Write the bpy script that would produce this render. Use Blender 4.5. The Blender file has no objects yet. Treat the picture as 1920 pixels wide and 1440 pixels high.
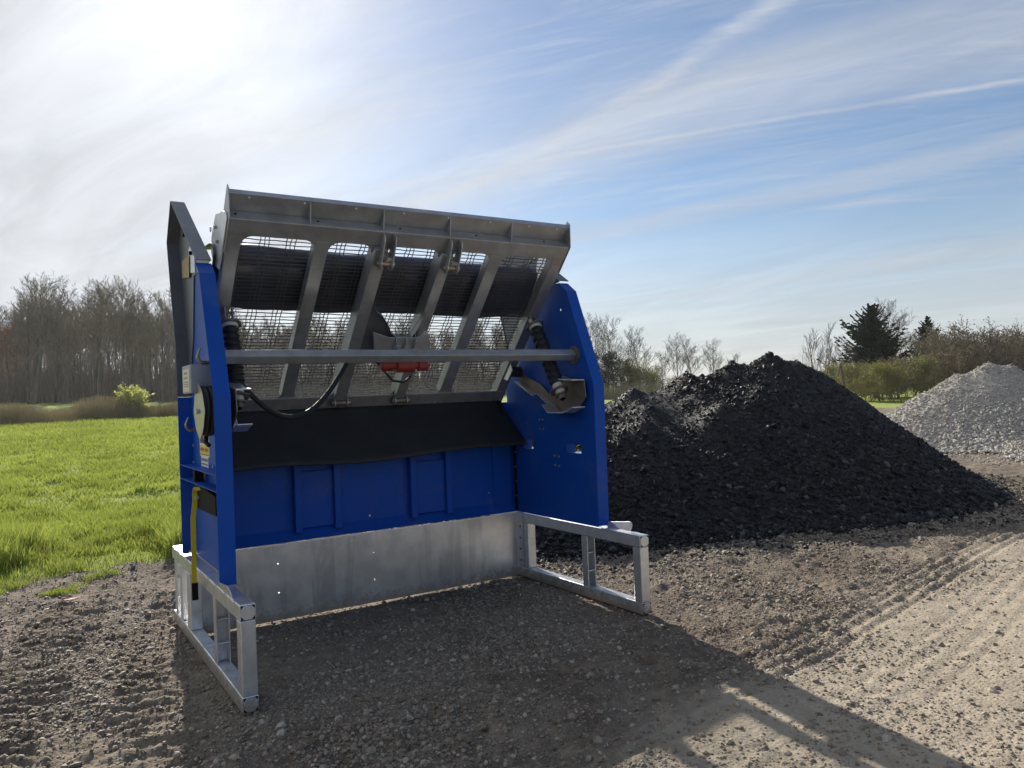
import bpy, bmesh, math, random
import numpy as np
from mathutils import Vector, Matrix, Euler
from mathutils.geometry import tessellate_polygon

S = bpy.context.scene
COL = S.collection
random.seed(7)
HAZE = 0.00018             # density of the air's thin haze, per metre
RNG = np.random.default_rng(11)

# ------------------------------------------------------------------ camera
CAM = Vector((-1.0794, -4.870, 1.876))
cr_ = Vector((0.8429, -0.5366, -0.0385)); cf_ = Vector((0.5376, 0.8430, 0.0140))
cf_.normalize(); cr_ = (cr_ - cf_ * cr_.dot(cf_)).normalized(); cu_ = cr_.cross(cf_)
cam_d = bpy.data.cameras.new('camera'); cam_d.sensor_width = 36.0; cam_d.lens = 36.0 * 1441.0 / 1920.0
cam_d.clip_start = 0.05; cam_d.clip_end = 5000
cam = bpy.data.objects.new('camera', cam_d); COL.objects.link(cam)
cam.matrix_world = Matrix(((cr_.x, cu_.x, -cf_.x, CAM.x), (cr_.y, cu_.y, -cf_.y, CAM.y), (cr_.z, cu_.z, -cf_.z, CAM.z), (0, 0, 0, 1)))
S.camera = cam

# ------------------------------------------------------------------ sun and sky
SUN_EL = math.radians(27.4); SUN_AZ = math.atan2(0.172, 0.985)          # azimuth from +Y towards +X
SUN_DIR = Vector((math.sin(SUN_AZ) * math.cos(SUN_EL), math.cos(SUN_AZ) * math.cos(SUN_EL), math.sin(SUN_EL)))
sun_d = bpy.data.lights.new('sun', 'SUN'); sun_d.energy = 3.5; sun_d.angle = math.radians(0.6); sun_d.color = (1.0, 0.93, 0.82)
sun = bpy.data.objects.new('sun', sun_d); COL.objects.link(sun)
sun.rotation_euler = SUN_DIR.to_track_quat('Z', 'Y').to_euler()

S.view_settings.view_transform = 'Standard'; S.view_settings.look = 'None'
S.view_settings.exposure = 1.05; S.view_settings.gamma = 1.0; S.view_settings.use_curve_mapping = False
S.render.engine = 'CYCLES'; cy = S.cycles
cy.max_bounces = 5; cy.diffuse_bounces = 3; cy.glossy_bounces = 2; cy.transmission_bounces = 3; cy.transparent_max_bounces = 4
cy.caustics_reflective = False; cy.caustics_refractive = False


class NT:
    """small helper to write node trees tersely"""
    def __init__(s, tree):
        s.t = tree; s.n = tree.nodes; s.l = tree.links
    def node(s, typ, **kw):
        nd = s.n.new(typ)
        for k, v in kw.items():
            if k.startswith('i_'):
                nd.inputs[k[2:].replace('_', ' ')].default_value = v
            else:
                setattr(nd, k, v)
        return nd
    def put(s, a, b):
        if isinstance(a, (int, float, tuple, list)):
            b.default_value = a
        else:
            s.l.new(a, b)
    def math(s, op, a, b=0.0, c=0.0, clamp=False):
        nd = s.n.new('ShaderNodeMath'); nd.operation = op; nd.use_clamp = clamp
        s.put(a, nd.inputs[0]); s.put(b, nd.inputs[1]); s.put(c, nd.inputs[2])
        return nd.outputs[0]
    def mix(s, f, a, b, blend='MIX'):
        nd = s.n.new('ShaderNodeMix'); nd.data_type = 'RGBA'; nd.blend_type = blend; nd.clamp_factor = True
        s.put(f, nd.inputs[0])
        for v, i in ((a, 6), (b, 7)):
            if isinstance(v, tuple) and len(v) == 3: v = (*v, 1)
            s.put(v, nd.inputs[i])
        return nd.outputs[2]
    def ramp(s, f, lo, hi):
        nd = s.n.new('ShaderNodeMapRange'); nd.interpolation_type = 'SMOOTHSTEP'; nd.clamp = True
        s.put(f, nd.inputs[0]); nd.inputs[1].default_value = lo; nd.inputs[2].default_value = hi
        return nd.outputs[0]
    def noise(s, vec, scale, detail=4, rough=0.55, dist=0.0):
        nd = s.n.new('ShaderNodeTexNoise'); nd.inputs['Scale'].default_value = scale
        nd.inputs['Detail'].default_value = detail; nd.inputs['Roughness'].default_value = rough; nd.inputs['Distortion'].default_value = dist
        if vec is not None: s.l.new(vec, nd.inputs['Vector'])
        return nd.outputs['Fac']


world = bpy.data.worlds.new('World'); S.world = world; world.use_nodes = True
w = NT(world.node_tree); w.n.clear()
sky = w.node('ShaderNodeTexSky', sky_type='NISHITA', sun_disc=False, sun_elevation=SUN_EL, sun_rotation=SUN_AZ, altitude=200, air_density=1.0, dust_density=0.5, ozone_density=3.0)
skyc = w.node('ShaderNodeVectorMath', operation='SCALE'); hs = w.node('ShaderNodeHueSaturation', i_Saturation=1.15); w.l.new(sky.outputs[0], hs.inputs['Color']); w.l.new(hs.outputs[0], skyc.inputs[0]); skyc.inputs['Scale'].default_value = 0.051
tc = w.node('ShaderNodeTexCoord')
sep = w.node('ShaderNodeSeparateXYZ'); w.l.new(tc.outputs['Generated'], sep.inputs[0])
zc = w.math('ADD', w.math('MAXIMUM', sep.outputs[2], -0.05), 0.18)
px = w.math('DIVIDE', sep.outputs[0], zc); py = w.math('DIVIDE', sep.outputs[1], zc)
comb = w.node('ShaderNodeCombineXYZ'); w.l.new(px, comb.inputs[0]); w.l.new(py, comb.inputs[1])
PL = comb.outputs[0]
# angle to the sun
dp = w.node('ShaderNodeVectorMath', operation='DOT_PRODUCT'); w.l.new(tc.outputs['Generated'], dp.inputs[0]); dp.inputs[1].default_value = SUN_DIR
cs = w.math('MAXIMUM', dp.outputs['Value'], 0.0)
def streak(ang, long, short, lo, hi, off=0.0, detail=5, rough=0.6, dist=0.3):
    """soft noise drawn out along the direction ang of the cloud plane"""
    mp = w.node('ShaderNodeMapping', vector_type='TEXTURE'); w.l.new(PL, mp.inputs[0])
    mp.inputs['Rotation'].default_value = (0, 0, ang); mp.inputs['Scale'].default_value = (long, short, 1); mp.inputs['Location'].default_value = (off, off * 0.7, 0)
    return w.ramp(w.noise(mp.outputs[0], 1.0, detail, rough, dist), lo, hi)
def contrail(p0, p1, width, wob, scale, bend=0.0):
    """closeness in the cloud plane to the (bent) line p0 p1, wobbled by noise"""
    dx, dy = p1[0] - p0[0], p1[1] - p0[1]; L = math.hypot(dx, dy); nx, ny = -dy / L, dx / L
    d = w.math('ADD', w.math('MULTIPLY', px, nx), w.math('ADD', w.math('MULTIPLY', py, ny), -(p0[0] * nx + p0[1] * ny)))
    if bend:
        t = w.math('ADD', w.math('MULTIPLY', px, dx / L / L), w.math('ADD', w.math('MULTIPLY', py, dy / L / L), -(p0[0] * dx + p0[1] * dy) / L / L))
        d = w.math('SUBTRACT', d, w.math('MULTIPLY', w.math('MULTIPLY', t, w.math('SUBTRACT', 1.0, t)), 4 * bend))
    nz = w.math('MULTIPLY', w.math('SUBTRACT', w.noise(PL, scale, 4, 0.6), 0.5), wob)
    return w.math('SUBTRACT', 1.0, w.ramp(w.math('ABSOLUTE', w.math('ADD', d, nz)), 0.0, width))
# the high veil is thick on the sun's side and thins out towards the far right
side = w.math('ADD', w.math('MULTIPLY', sep.outputs[0], -0.806), w.math('MULTIPLY', sep.outputs[1], 0.592))    # left-right across the sun's side
ragged = streak(-0.80, 1.3, 0.30, 0.28, 0.74, 3.1, 6, 0.62, 0.5)
veil = w.ramp(w.math('ADD', side, w.math('MULTIPLY', w.math('SUBTRACT', ragged, 0.5), 0.30)), -0.04, 0.50)
torn = streak(-1.15, 1.6, 0.22, 0.22, 0.72, 6.2, 6, 0.62, 0.4)
b1 = contrail((0.894, 2.358), (1.624, 0.706), 0.30, 0.16, 2.2, -0.05)
b2 = contrail((1.606, 2.019), (2.093, 0.923), 0.13, 0.10, 2.6, 0.05)
b3 = contrail((2.253, 2.482), (2.877, 1.284), 0.36, 0.2, 2.0)
bands = w.math('MULTIPLY', w.math('MAXIMUM', w.math('MAXIMUM', b1, w.math('MULTIPLY', b2, 0.75)), w.math('MULTIPLY', b3, 0.9)), w.math('ADD', w.math('MULTIPLY', torn, 0.60), 0.40))
bands = w.math('MAXIMUM', bands, w.math('MULTIPLY', streak(-1.1, 1.8, 0.20, 0.44, 0.76, 1.3, 6, 0.62, 0.4), 0.60))
fine = w.math('MULTIPLY', streak(-0.85, 0.6, 0.09, 0.46, 0.82, 5.3, 8, 0.74, 0.9), 0.52)
wisp = streak(-0.9, 0.22, 0.08, 0.30, 0.70, 4.4, 5, 0.65, 0.6)
c1 = w.math('MULTIPLY', contrail((0.28, 2.547), (1.814, 0.773), 0.020, 0.04, 3.0, 0.09), 0.60)
c2 = w.math('MULTIPLY', contrail((1.139, 1.640), (1.186, 0.938), 0.050, 0.10, 3.0, 0.03), 0.62)
trails = w.math('MULTIPLY', w.math('MAXIMUM', c1, c2), w.math('ADD', w.math('MULTIPLY', wisp, 0.75), 0.25))
hor = w.math('SUBTRACT', 1.0, w.ramp(sep.outputs[2], 0.02, 0.30))
cl = w.math('MAXIMUM', w.math('MULTIPLY', veil, 0.95), w.math('MULTIPLY', bands, 0.80))
cl = w.math('ADD', cl, w.math('MULTIPLY', w.math('SUBTRACT', 1.0, cl), w.math('ADD', fine, trails, clamp=True)), clamp=True)
cl = w.math('ADD', w.math('MULTIPLY', cl, 0.86), 0.14)                    # thin haze everywhere
cl = w.math('MAXIMUM', cl, w.math('MULTIPLY', hor, 0.80))
above = w.ramp(sep.outputs[2], -0.02, 0.01)
cl = w.math('MULTIPLY', cl, above)
soft = streak(-1.2, 0.85, 0.28, 0.25, 0.78, 9.1, 6, 0.60, 0.6)
thick = w.math('ADD', w.math('MULTIPLY', soft, 0.40), w.math('MULTIPLY', ragged, 0.25))
glow = w.math('ADD', w.math('MULTIPLY', w.math('POWER', cs, 5.0), 0.07), w.math('MULTIPLY', w.math('POWER', cs, 60.0), 0.15))
lum = w.math('ADD', w.math('ADD', w.math('MULTIPLY', glow, w.math('ADD', thick, 0.62)), 0.258), w.math('MULTIPLY', soft, 0.085))
lumc = w.node('ShaderNodeCombineXYZ')
for i, k in enumerate((0.965, 1.0, 1.055)):
    w.l.new(w.math('MULTIPLY', lum, k), lumc.inputs[i])
skyfin = w.mix(cl, skyc.outputs[0], lumc.outputs[0])
world.cycles.sampling_method = 'MANUAL'; world.cycles.sample_map_resolution = 256
bg = w.node('ShaderNodeBackground'); w.l.new(skyfin, bg.inputs[0]); bg.inputs[1].default_value = 1.0
wo = w.node('ShaderNodeOutputWorld'); w.l.new(bg.outputs[0], wo.inputs[0])

# ------------------------------------------------------------------ materials
MATS = {}
def pmat(name, col, rough=0.5, metal=0.0, spec=0.5, var=0.0, vscale=8.0, col2=None, bump=0.0, bscale=60.0, rvar=0.0, coat=0.0, wear=None, wscale=3.0, wamt=0.0, mud=0.0, scratch=0.0):
    m = bpy.data.materials.new(name); m.use_nodes = True; t = NT(m.node_tree)
    b = t.n['Principled BSDF']
    tcn = t.node('ShaderNodeTexCoord').outputs['Object']
    base = (*col, 1)
    c = base
    if var or col2:
        f = t.ramp(t.noise(tcn, vscale, 6, 0.6), 0.3, 0.7)
        c2 = (*(col2 or tuple(x * (1 - var) for x in col)), 1)
        c = t.mix(f, base, c2)
    if wear:
        f = t.math('MULTIPLY', t.ramp(t.noise(tcn, wscale, 9, 0.68, 0.6), 0.52, 0.72), wamt)
        c = t.mix(f, c, (*wear, 1))
    mudf = None
    if scratch:
        mp = t.node('ShaderNodeMapping'); t.l.new(tcn, mp.inputs[0]); mp.inputs['Rotation'].default_value = (0.5, 0.3, 0.2); mp.inputs['Scale'].default_value = (1.2, 1.2, 30)
        f = t.math('MULTIPLY', t.ramp(t.noise(mp.outputs[0], 2.0, 8, 0.75), 0.66, 0.74), scratch); c = t.mix(f, c, (0.35, 0.36, 0.40, 1))
    if mud:
        sp = t.node('ShaderNodeSeparateXYZ'); t.l.new(tcn, sp.inputs[0])
        zz = t.math('SUBTRACT', t.math('MULTIPLY', t.noise(tcn, 16, 7, 0.7), 0.30), sp.outputs[2])
        mudf = t.math('MULTIPLY', t.ramp(zz, 0.02, 0.13), mud); c = t.mix(mudf, c, (0.24, 0.195, 0.145, 1))
    if isinstance(c, tuple): b.inputs['Base Color'].default_value = c
    else: t.l.new(c, b.inputs['Base Color'])
    if rvar:
        f = t.noise(tcn, vscale * 1.7, 7, 0.65)
        t.l.new(t.math('ADD', t.math('MULTIPLY', f, rvar * 2), rough - rvar), b.inputs['Roughness'])
    else: b.inputs['Roughness'].default_value = rough
    if mudf: t.l.new(t.math('MULTIPLY', t.math('SUBTRACT', 1.0, mudf), metal), b.inputs['Metallic'])
    else: b.inputs['Metallic'].default_value = metal
    b.inputs['Specular IOR Level'].default_value = spec
    b.inputs['Coat Weight'].default_value = coat; b.inputs['Coat Roughness'].default_value = 0.12
    if bump:
        bn = t.node('ShaderNodeBump'); bn.inputs['Strength'].default_value = bump; bn.inputs['Distance'].default_value = 0.01
        t.l.new(t.noise(tcn, bscale, 5, 0.6), bn.inputs['Height']); t.l.new(bn.outputs[0], b.inputs['Normal'])
    MATS[name] = m
    return m

pmat('blue_paint', (0.004, 0.078, 0.43), 0.50, 0, 0.22, var=0.12, vscale=2.0, rvar=0.07, wear=(0.16, 0.17, 0.20), wscale=1.6, wamt=0.22, bump=0.02, bscale=9, scratch=0.10)
pmat('galvanized', (0.74, 0.76, 0.78), 0.33, 0.75, 0.5, vscale=9, col2=(0.60, 0.62, 0.65), rvar=0.10, bump=0.03, bscale=14, wear=(0.34, 0.33, 0.31), wscale=4.0, wamt=0.35, mud=0.9)
pmat('galvanized_dull', (0.47, 0.48, 0.49), 0.46, 0.6, 0.5, vscale=7, col2=(0.35, 0.355, 0.36), rvar=0.10, bump=0.03, bscale=18, wear=(0.20, 0.185, 0.165), wscale=3.0, wamt=0.6)
def plate_mat():
    m = bpy.data.materials.new('scuffed_galvanized_plate'); m.use_nodes = True; t = NT(m.node_tree); b = t.n['Principled BSDF']
    o = t.node('ShaderNodeTexCoord').outputs['Object']
    c = t.mix(t.ramp(t.noise(o, 5, 6, 0.6), 0.3, 0.7), (0.68, 0.69, 0.71), (0.52, 0.535, 0.56))
    mp = t.node('ShaderNodeMapping'); t.l.new(o, mp.inputs[0]); mp.inputs['Rotation'].default_value = (0, 0.75, 0); mp.inputs['Scale'].default_value = (0.8, 1, 22)
    s1 = t.ramp(t.noise(mp.outputs[0], 3.0, 8, 0.7), 0.58, 0.72)
    c = t.mix(t.math('MULTIPLY', s1, 0.45), c, (0.62, 0.63, 0.64))
    mp2 = t.node('ShaderNodeMapping'); t.l.new(o, mp2.inputs[0]); mp2.inputs['Scale'].default_value = (5, 1, 0.5)
    s2 = t.ramp(t.noise(mp2.outputs[0], 1.2, 7, 0.6, 1.2), 0.50, 0.60)
    c = t.mix(t.math('MULTIPLY', s2, 0.35), c, (0.27, 0.28, 0.30))
    sp = t.node('ShaderNodeSeparateXYZ'); t.l.new(o, sp.inputs[0])
    mf = t.math('MULTIPLY', t.ramp(t.math('SUBTRACT', t.math('MULTIPLY', t.noise(o, 16, 7, 0.7), 0.30), sp.outputs[2]), 0.02, 0.13), 0.9)
    c = t.mix(mf, c, (0.24, 0.195, 0.145)); t.l.new(t.math('MULTIPLY', t.math('SUBTRACT', 1.0, mf), 0.85), b.inputs['Metallic'])
    t.l.new(c, b.inputs['Base Color'])
    t.l.new(t.math('ADD', t.math('MULTIPLY', t.noise(o, 8, 6, 0.6), 0.22), 0.24), b.inputs['Roughness'])
    bn = t.node('ShaderNodeBump'); bn.inputs['Strength'].default_value = 0.05; bn.inputs['Distance'].default_value = 0.02
    t.l.new(t.noise(o, 2.2, 3, 0.5), bn.inputs['Height']); t.l.new(bn.outputs[0], b.inputs['Normal'])
    MATS['plate'] = m
plate_mat()
pmat('grey_paint', (0.13, 0.145, 0.165), 0.42, 0.2, 0.5, var=0.2, vscale=4, rvar=0.08, wear=(0.2, 0.2, 0.2), wscale=5, wamt=0.25)
pmat('deck_steel', (0.42, 0.44, 0.455), 0.40, 0.6, 0.5, vscale=6, col2=(0.32, 0.33, 0.335), rvar=0.1, bump=0.02, bscale=20, wear=(0.27, 0.24, 0.20), wscale=3.5, wamt=0.5)
pmat('wire_steel', (0.115, 0.12, 0.13), 0.45, 0.6)
pmat('rubber', (0.012, 0.014, 0.018), 0.55, 0, 0.35, vscale=5, col2=(0.02, 0.021, 0.024), rvar=0.1, bump=0.03, bscale=30)
pmat('curtain_rubber', (0.062, 0.070, 0.118), 0.30, 0, 0.5, vscale=3, col2=(0.03, 0.032, 0.04), rvar=0.06, bump=0.05, bscale=3)
pmat('black_steel', (0.010, 0.010, 0.011), 0.7, 0.0, 0.12)
pmat('zinc_gold', (0.36, 0.29, 0.17), 0.36, 0.85, vscale=14, col2=(0.26, 0.24, 0.20), rvar=0.1)
pmat('brown_steel', (0.24, 0.215, 0.18), 0.42, 0.55, vscale=9, col2=(0.15, 0.135, 0.115), rvar=0.1, wear=(0.25, 0.2, 0.15), wamt=0.5, wscale=6)
pmat('white_plastic', (0.62, 0.62, 0.60), 0.4)
pmat('motor_red', (0.32, 0.032, 0.027), 0.4, 0, 0.5, var=0.25, vscale=12)
pmat('strap_yellow', (0.72, 0.58, 0.03), 0.6, 0, 0.3, var=0.15, vscale=40)
pmat('box_grey', (0.30, 0.33, 0.37), 0.45, 0.2, var=0.1)
pmat('reel_zinc', (0.48, 0.47, 0.36), 0.38, 0.7, vscale=9, col2=(0.36, 0.36, 0.30), rvar=0.08)
pmat('label_white', (0.78, 0.78, 0.76), 0.5); pmat('label_cream', (0.68, 0.66, 0.50), 0.55); pmat('label_yellow', (0.75, 0.60, 0.05), 0.5)
pmat('label_ink', (0.03, 0.03, 0.035), 0.5); pmat('label_faded_ink', (0.22, 0.21, 0.16), 0.5); pmat('label_tan', (0.42, 0.31, 0.14), 0.55, var=0.3, vscale=30); pmat('label_red', (0.4, 0.1, 0.03), 0.5)
pmat('dark_hole', (0.004, 0.004, 0.004), 0.8, 0, 0.1)  # near-black colour painting the shade inside openings
pmat('orange_plastic', (0.75, 0.16, 0.05), 0.5)

def varmat(name, cols, rough=0.85, spec=0.3, nscale=40.0, bump=0.0, transl=0.0):
    """object or instance random picks between colours"""
    m = bpy.data.materials.new(name); m.use_nodes = True; t = NT(m.node_tree); b = t.n['Principled BSDF']
    oi = t.node('ShaderNodeObjectInfo')
    cr = t.node('ShaderNodeValToRGB'); cr.color_ramp.interpolation = 'LINEAR'
    e = cr.color_ramp.elements
    while len(e) < len(cols): e.new(0.5)
    for i, c in enumerate(cols):
        e[i].position = i / (len(cols) - 1); e[i].color = (*c, 1)
    t.l.new(oi.outputs['Random'], cr.inputs[0])
    tcn = t.node('ShaderNodeTexCoord').outputs['Object']
    c = t.mix(t.ramp(t.noise(tcn, nscale, 4), 0.3, 0.75), cr.outputs[0], (0.5, 0.5, 0.5), 'MULTIPLY')
    t.l.new(c, b.inputs['Base Color']); b.inputs['Roughness'].default_value = rough; b.inputs['Specular IOR Level'].default_value = spec
    MATS[name] = m
    return m
varmat('stone', [(0.19, 0.152, 0.112), (0.38, 0.325, 0.255), (0.25, 0.202, 0.15), (0.52, 0.465, 0.385), (0.22, 0.178, 0.132), (0.33, 0.275, 0.215), (0.17, 0.138, 0.103)], 0.7, nscale=1.5)
varmat('chunk_black', [(0.010, 0.010, 0.012), (0.022, 0.022, 0.024), (0.014, 0.014, 0.016), (0.017, 0.017, 0.020), (0.011, 0.011, 0.013), (0.040, 0.039, 0.037), (0.013, 0.013, 0.015), (0.020, 0.020, 0.022), (0.12, 0.118, 0.115)], 0.62, 0.30, nscale=1.2)
varmat('stone_grey', [(0.30, 0.28, 0.25), (0.66, 0.62, 0.56), (0.42, 0.395, 0.355), (0.78, 0.735, 0.665), (0.36, 0.335, 0.30), (0.58, 0.545, 0.49)], 0.85, nscale=1.5)
def barkmat(name, a, b2):
    m = varmat(name, [a, b2, a], 0.95, 0.1, nscale=0.6); return m
barkmat('bark', (0.16, 0.135, 0.11), (0.22, 0.19, 0.16)); barkmat('bark_dark', (0.16, 0.135, 0.112), (0.23, 0.198, 0.165)); barkmat('twig', (0.27, 0.22, 0.172), (0.34, 0.285, 0.228)); barkmat('twig_red', (0.25, 0.14, 0.11), (0.29, 0.18, 0.14))
barkmat('twig_dark', (0.115, 0.096, 0.08), (0.16, 0.138, 0.115))
barkmat('dry_brush', (0.36, 0.29, 0.20), (0.42, 0.35, 0.25))
def leafmat(name, a, b2, tr=0.45):
    m = bpy.data.materials.new(name); m.use_nodes = True; t = NT(m.node_tree); t.n.clear()
    o = t.node('ShaderNodeTexCoord').outputs['Object']
    geo = t.node('ShaderNodeNewGeometry')
    c = t.mix(geo.outputs['Random Per Island'], a, b2)
    c = t.mix(t.math('MULTIPLY', t.ramp(t.noise(o, 0.35, 4), 0.35, 0.7), 0.55), c, tuple(x * 0.55 for x in a))
    d = t.node('ShaderNodeBsdfDiffuse'); tl = t.node('ShaderNodeBsdfTranslucent'); t.l.new(c, d.inputs[0]); t.l.new(c, tl.inputs[0])
    mx = t.node('ShaderNodeMixShader'); mx.inputs[0].default_value = tr; t.l.new(d.outputs[0], mx.inputs[1]); t.l.new(tl.outputs[0], mx.inputs[2])
    g = t.node('ShaderNodeBsdfGlossy'); g.inputs['Roughness'].default_value = 0.45; g.inputs['Color'].default_value = (0.8, 0.85, 0.7, 1)
    m2 = t.node('ShaderNodeMixShader'); m2.inputs[0].default_value = 0.015; t.l.new(mx.outputs[0], m2.inputs[1]); t.l.new(g.outputs[0], m2.inputs[2])
    out = t.node('ShaderNodeOutputMaterial'); t.l.new(m2.outputs[0], out.inputs[0])
    MATS[name] = m
leafmat('grass_blade', (0.27, 0.345, 0.055), (0.41, 0.45, 0.105), 0.5)
leafmat('grass_dry', (0.20, 0.24, 0.04), (0.34, 0.33, 0.10), 0.45)
leafmat('needle', (0.008, 0.016, 0.009), (0.02, 0.032, 0.018), 0.15)
leafmat('leaf_lime', (0.42, 0.46, 0.12), (0.58, 0.56, 0.22), 0.5)
leafmat('leaf_olive', (0.15, 0.16, 0.045), (0.24, 0.235, 0.075), 0.45)
leafmat('dry_stalk', (0.42, 0.375, 0.25), (0.60, 0.54, 0.38), 0.55)
leafmat('leaf_cedar', (0.022, 0.032, 0.016), (0.04, 0.05, 0.026), 0.2)
leafmat('bud_brown', (0.13, 0.115, 0.07), (0.18, 0.17, 0.10), 0.4)
leafmat('bud_red', (0.20, 0.09, 0.06), (0.24, 0.13, 0.08), 0.4)
leafmat('flower_yellow', (0.7, 0.55, 0.02), (0.8, 0.65, 0.03), 0.3)

# ------------------------------------------------------------------ mesh helpers
def link(o): COL.objects.link(o); return o
def tag(o, label=None, cat=None, group=None, kind=None):
    if label: o['label'] = label
    if cat: o['category'] = cat
    if group: o['group'] = group
    if kind: o['kind'] = kind
    return o
def empty(name, loc=(0, 0, 0)):
    o = bpy.data.objects.new(name, None); o.location = loc; o.empty_display_size = 0.2
    return link(o)
def setparent(o, p):
    """every object keeps its own world place: locations are world locations, the inverse takes the parent's out"""
    o.parent = p
    o.matrix_parent_inverse = Matrix.Translation(-p.location)

class MB:
    def __init__(s): s.v = []; s.f = []
    def add(s, vs, fs):
        b = len(s.v); s.v += [tuple(x) for x in vs]; s.f += [tuple(b + i for i in q) for q in fs]; return s
    def box(s, a, b, M=None):
        x0, y0, z0 = [min(p, q) for p, q in zip(a, b)]; x1, y1, z1 = [max(p, q) for p, q in zip(a, b)]
        vs = [Vector(p) for p in ((x0, y0, z0), (x1, y0, z0), (x1, y1, z0), (x0, y1, z0), (x0, y0, z1), (x1, y0, z1), (x1, y1, z1), (x0, y1, z1))]
        if M is not None: vs = [M(p) if callable(M) else M @ p for p in vs]
        fs = [(0, 3, 2, 1), (4, 5, 6, 7), (0, 1, 5, 4), (1, 2, 6, 5), (2, 3, 7, 6), (3, 0, 4, 7)]
        return s.add(vs, fs)
    def prism(s, poly, h0, h1, to, holes=()):
        """polygon (2-D) with holes, extruded h0..h1; to(u, v, h) gives the point"""
        loops = [list(poly)] + [list(h) for h in holes]
        flat = [p for l in loops for p in l]; n = len(flat)
        if holes or n > 4: tris = tessellate_polygon([[Vector((p[0], p[1], 0)) for p in l] for l in loops])
        else: tris = [tuple(range(n))]
        vs = [to(p[0], p[1], h0) for p in flat] + [to(p[0], p[1], h1) for p in flat]
        fs = [tuple(t) for t in tris] + [tuple(n + i for i in reversed(t)) for t in tris]
        k = 0
        for l in loops:
            m = len(l)
            for i in range(m): fs.append((k + i, k + (i + 1) % m, n + k + (i + 1) % m, n + k + i))
            k += m
        return s.add(vs, fs)
    def tube(s, pts, r, n=8, cap=True, closed=False):
        pts = [Vector(p) for p in pts]; rs = r if isinstance(r, (list, tuple)) else [r] * len(pts)
        rings = []; up = None
        for i, p in enumerate(pts):
            a = pts[i - 1] if i > 0 else (pts[-1] if closed else p); c = pts[i + 1] if i < len(pts) - 1 else (pts[0] if closed else p)
            t = (c - a).normalized() if (c - a).length > 1e-9 else Vector((0, 0, 1))
            if up is None: up = Vector((0, 0, 1)) if abs(t.z) < 0.9 else Vector((1, 0, 0))
            x = t.cross(up).normalized(); y = x.cross(t); up = y
            rings.append([p + (x * math.cos(k * math.tau / n) + y * math.sin(k * math.tau / n)) * rs[i] for k in range(n)])
        vs = [q for g in rings for q in g]; fs = []; m = len(rings)
        for i in range(m if closed else m - 1):
            for k in range(n):
                a, b = i * n, ((i + 1) % m) * n
                fs.append((a + k, a + (k + 1) % n, b + (k + 1) % n, b + k))
        if cap and not closed:
            fs.append(tuple(reversed(range(n)))); fs.append(tuple((m - 1) * n + k for k in range(n)))
        return s.add(vs, fs)
    def build(s, name, mat, parent=None, smooth=False, bevel=0.0, kind=None, label=None):
        me = bpy.data.meshes.new(name); me.from_pydata(s.v, [], s.f); me.materials.append(MATS[mat] if isinstance(mat, str) else mat)
        bm = bmesh.new(); bm.from_mesh(me); bmesh.ops.recalc_face_normals(bm, faces=bm.faces); bm.to_mesh(me); bm.free()
        if smooth:
            for p in me.polygons: p.use_smooth = True
        o = link(bpy.data.objects.new(name, me))
        if smooth:
            md = o.modifiers.new('split', 'EDGE_SPLIT'); md.split_angle = math.radians(38)
        if bevel:
            md = o.modifiers.new('bevel', 'BEVEL'); md.width = bevel; md.segments = 2; md.limit_method = 'ANGLE'; md.angle_limit = math.radians(50); md.use_clamp_overlap = True
        if parent is not None: setparent(o, parent)
        if kind: o['kind'] = kind
        if label: o['label'] = label
        return o
def npmesh(name, V, F, mat, parent=None, smooth=False):
    """fast mesh from numpy arrays (triangles or quads)"""
    me = bpy.data.meshes.new(name); k = F.shape[1]
    me.vertices.add(len(V)); me.vertices.foreach_set('co', np.ascontiguousarray(V, dtype=np.float32).ravel())
    me.loops.add(F.size); me.loops.foreach_set('vertex_index', np.ascontiguousarray(F, dtype=np.int32).ravel())
    me.polygons.add(len(F)); me.polygons.foreach_set('loop_start', np.arange(0, F.size, k, dtype=np.int32))
    me.polygons.foreach_set('use_smooth', np.full(len(F), smooth))
    me.update(calc_edges=True); me.validate()
    for m in (mat if isinstance(mat, (list, tuple)) else [mat]): me.materials.append(MATS[m])
    o = link(bpy.data.objects.new(name, me))
    if parent is not None: setparent(o, parent)
    return o
_XY = lambda u, v, h: (u, v, h)
_YZ = lambda u, v, h: (h, u, v)      # polygon in y,z ; extruded along x
_XZ = lambda u, v, h: (u, h, v)      # polygon in x,z ; extruded along y

# ------------------------------------------------------------------ noise on the ground plane (numpy)
def vnoise(x, y, seed):
    r = np.random.default_rng(seed).random((256, 256))
    xi = np.floor(x).astype(int); yi = np.floor(y).astype(int); fx = x - xi; fy = y - yi
    fx = fx * fx * (3 - 2 * fx); fy = fy * fy * (3 - 2 * fy)
    a = r[xi % 256, yi % 256]; b = r[(xi + 1) % 256, yi % 256]; c = r[xi % 256, (yi + 1) % 256]; d = r[(xi + 1) % 256, (yi + 1) % 256]
    return (a * (1 - fx) + b * fx) * (1 - fy) + (c * (1 - fx) + d * fx) * fy - 0.5
def fbm(x, y, f, octv, seed, g=0.5):
    t = 0; a = 1.0
    for i in range(octv):
        t = t + a * vnoise(x * f + i * 17.3, y * f + i * 9.1, seed + i); a *= g; f *= 2.03
    return t
def sstep(a, b, x):
    t = np.clip((x - a) / (b - a), 0, 1); return t * t * (3 - 2 * t)

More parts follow.
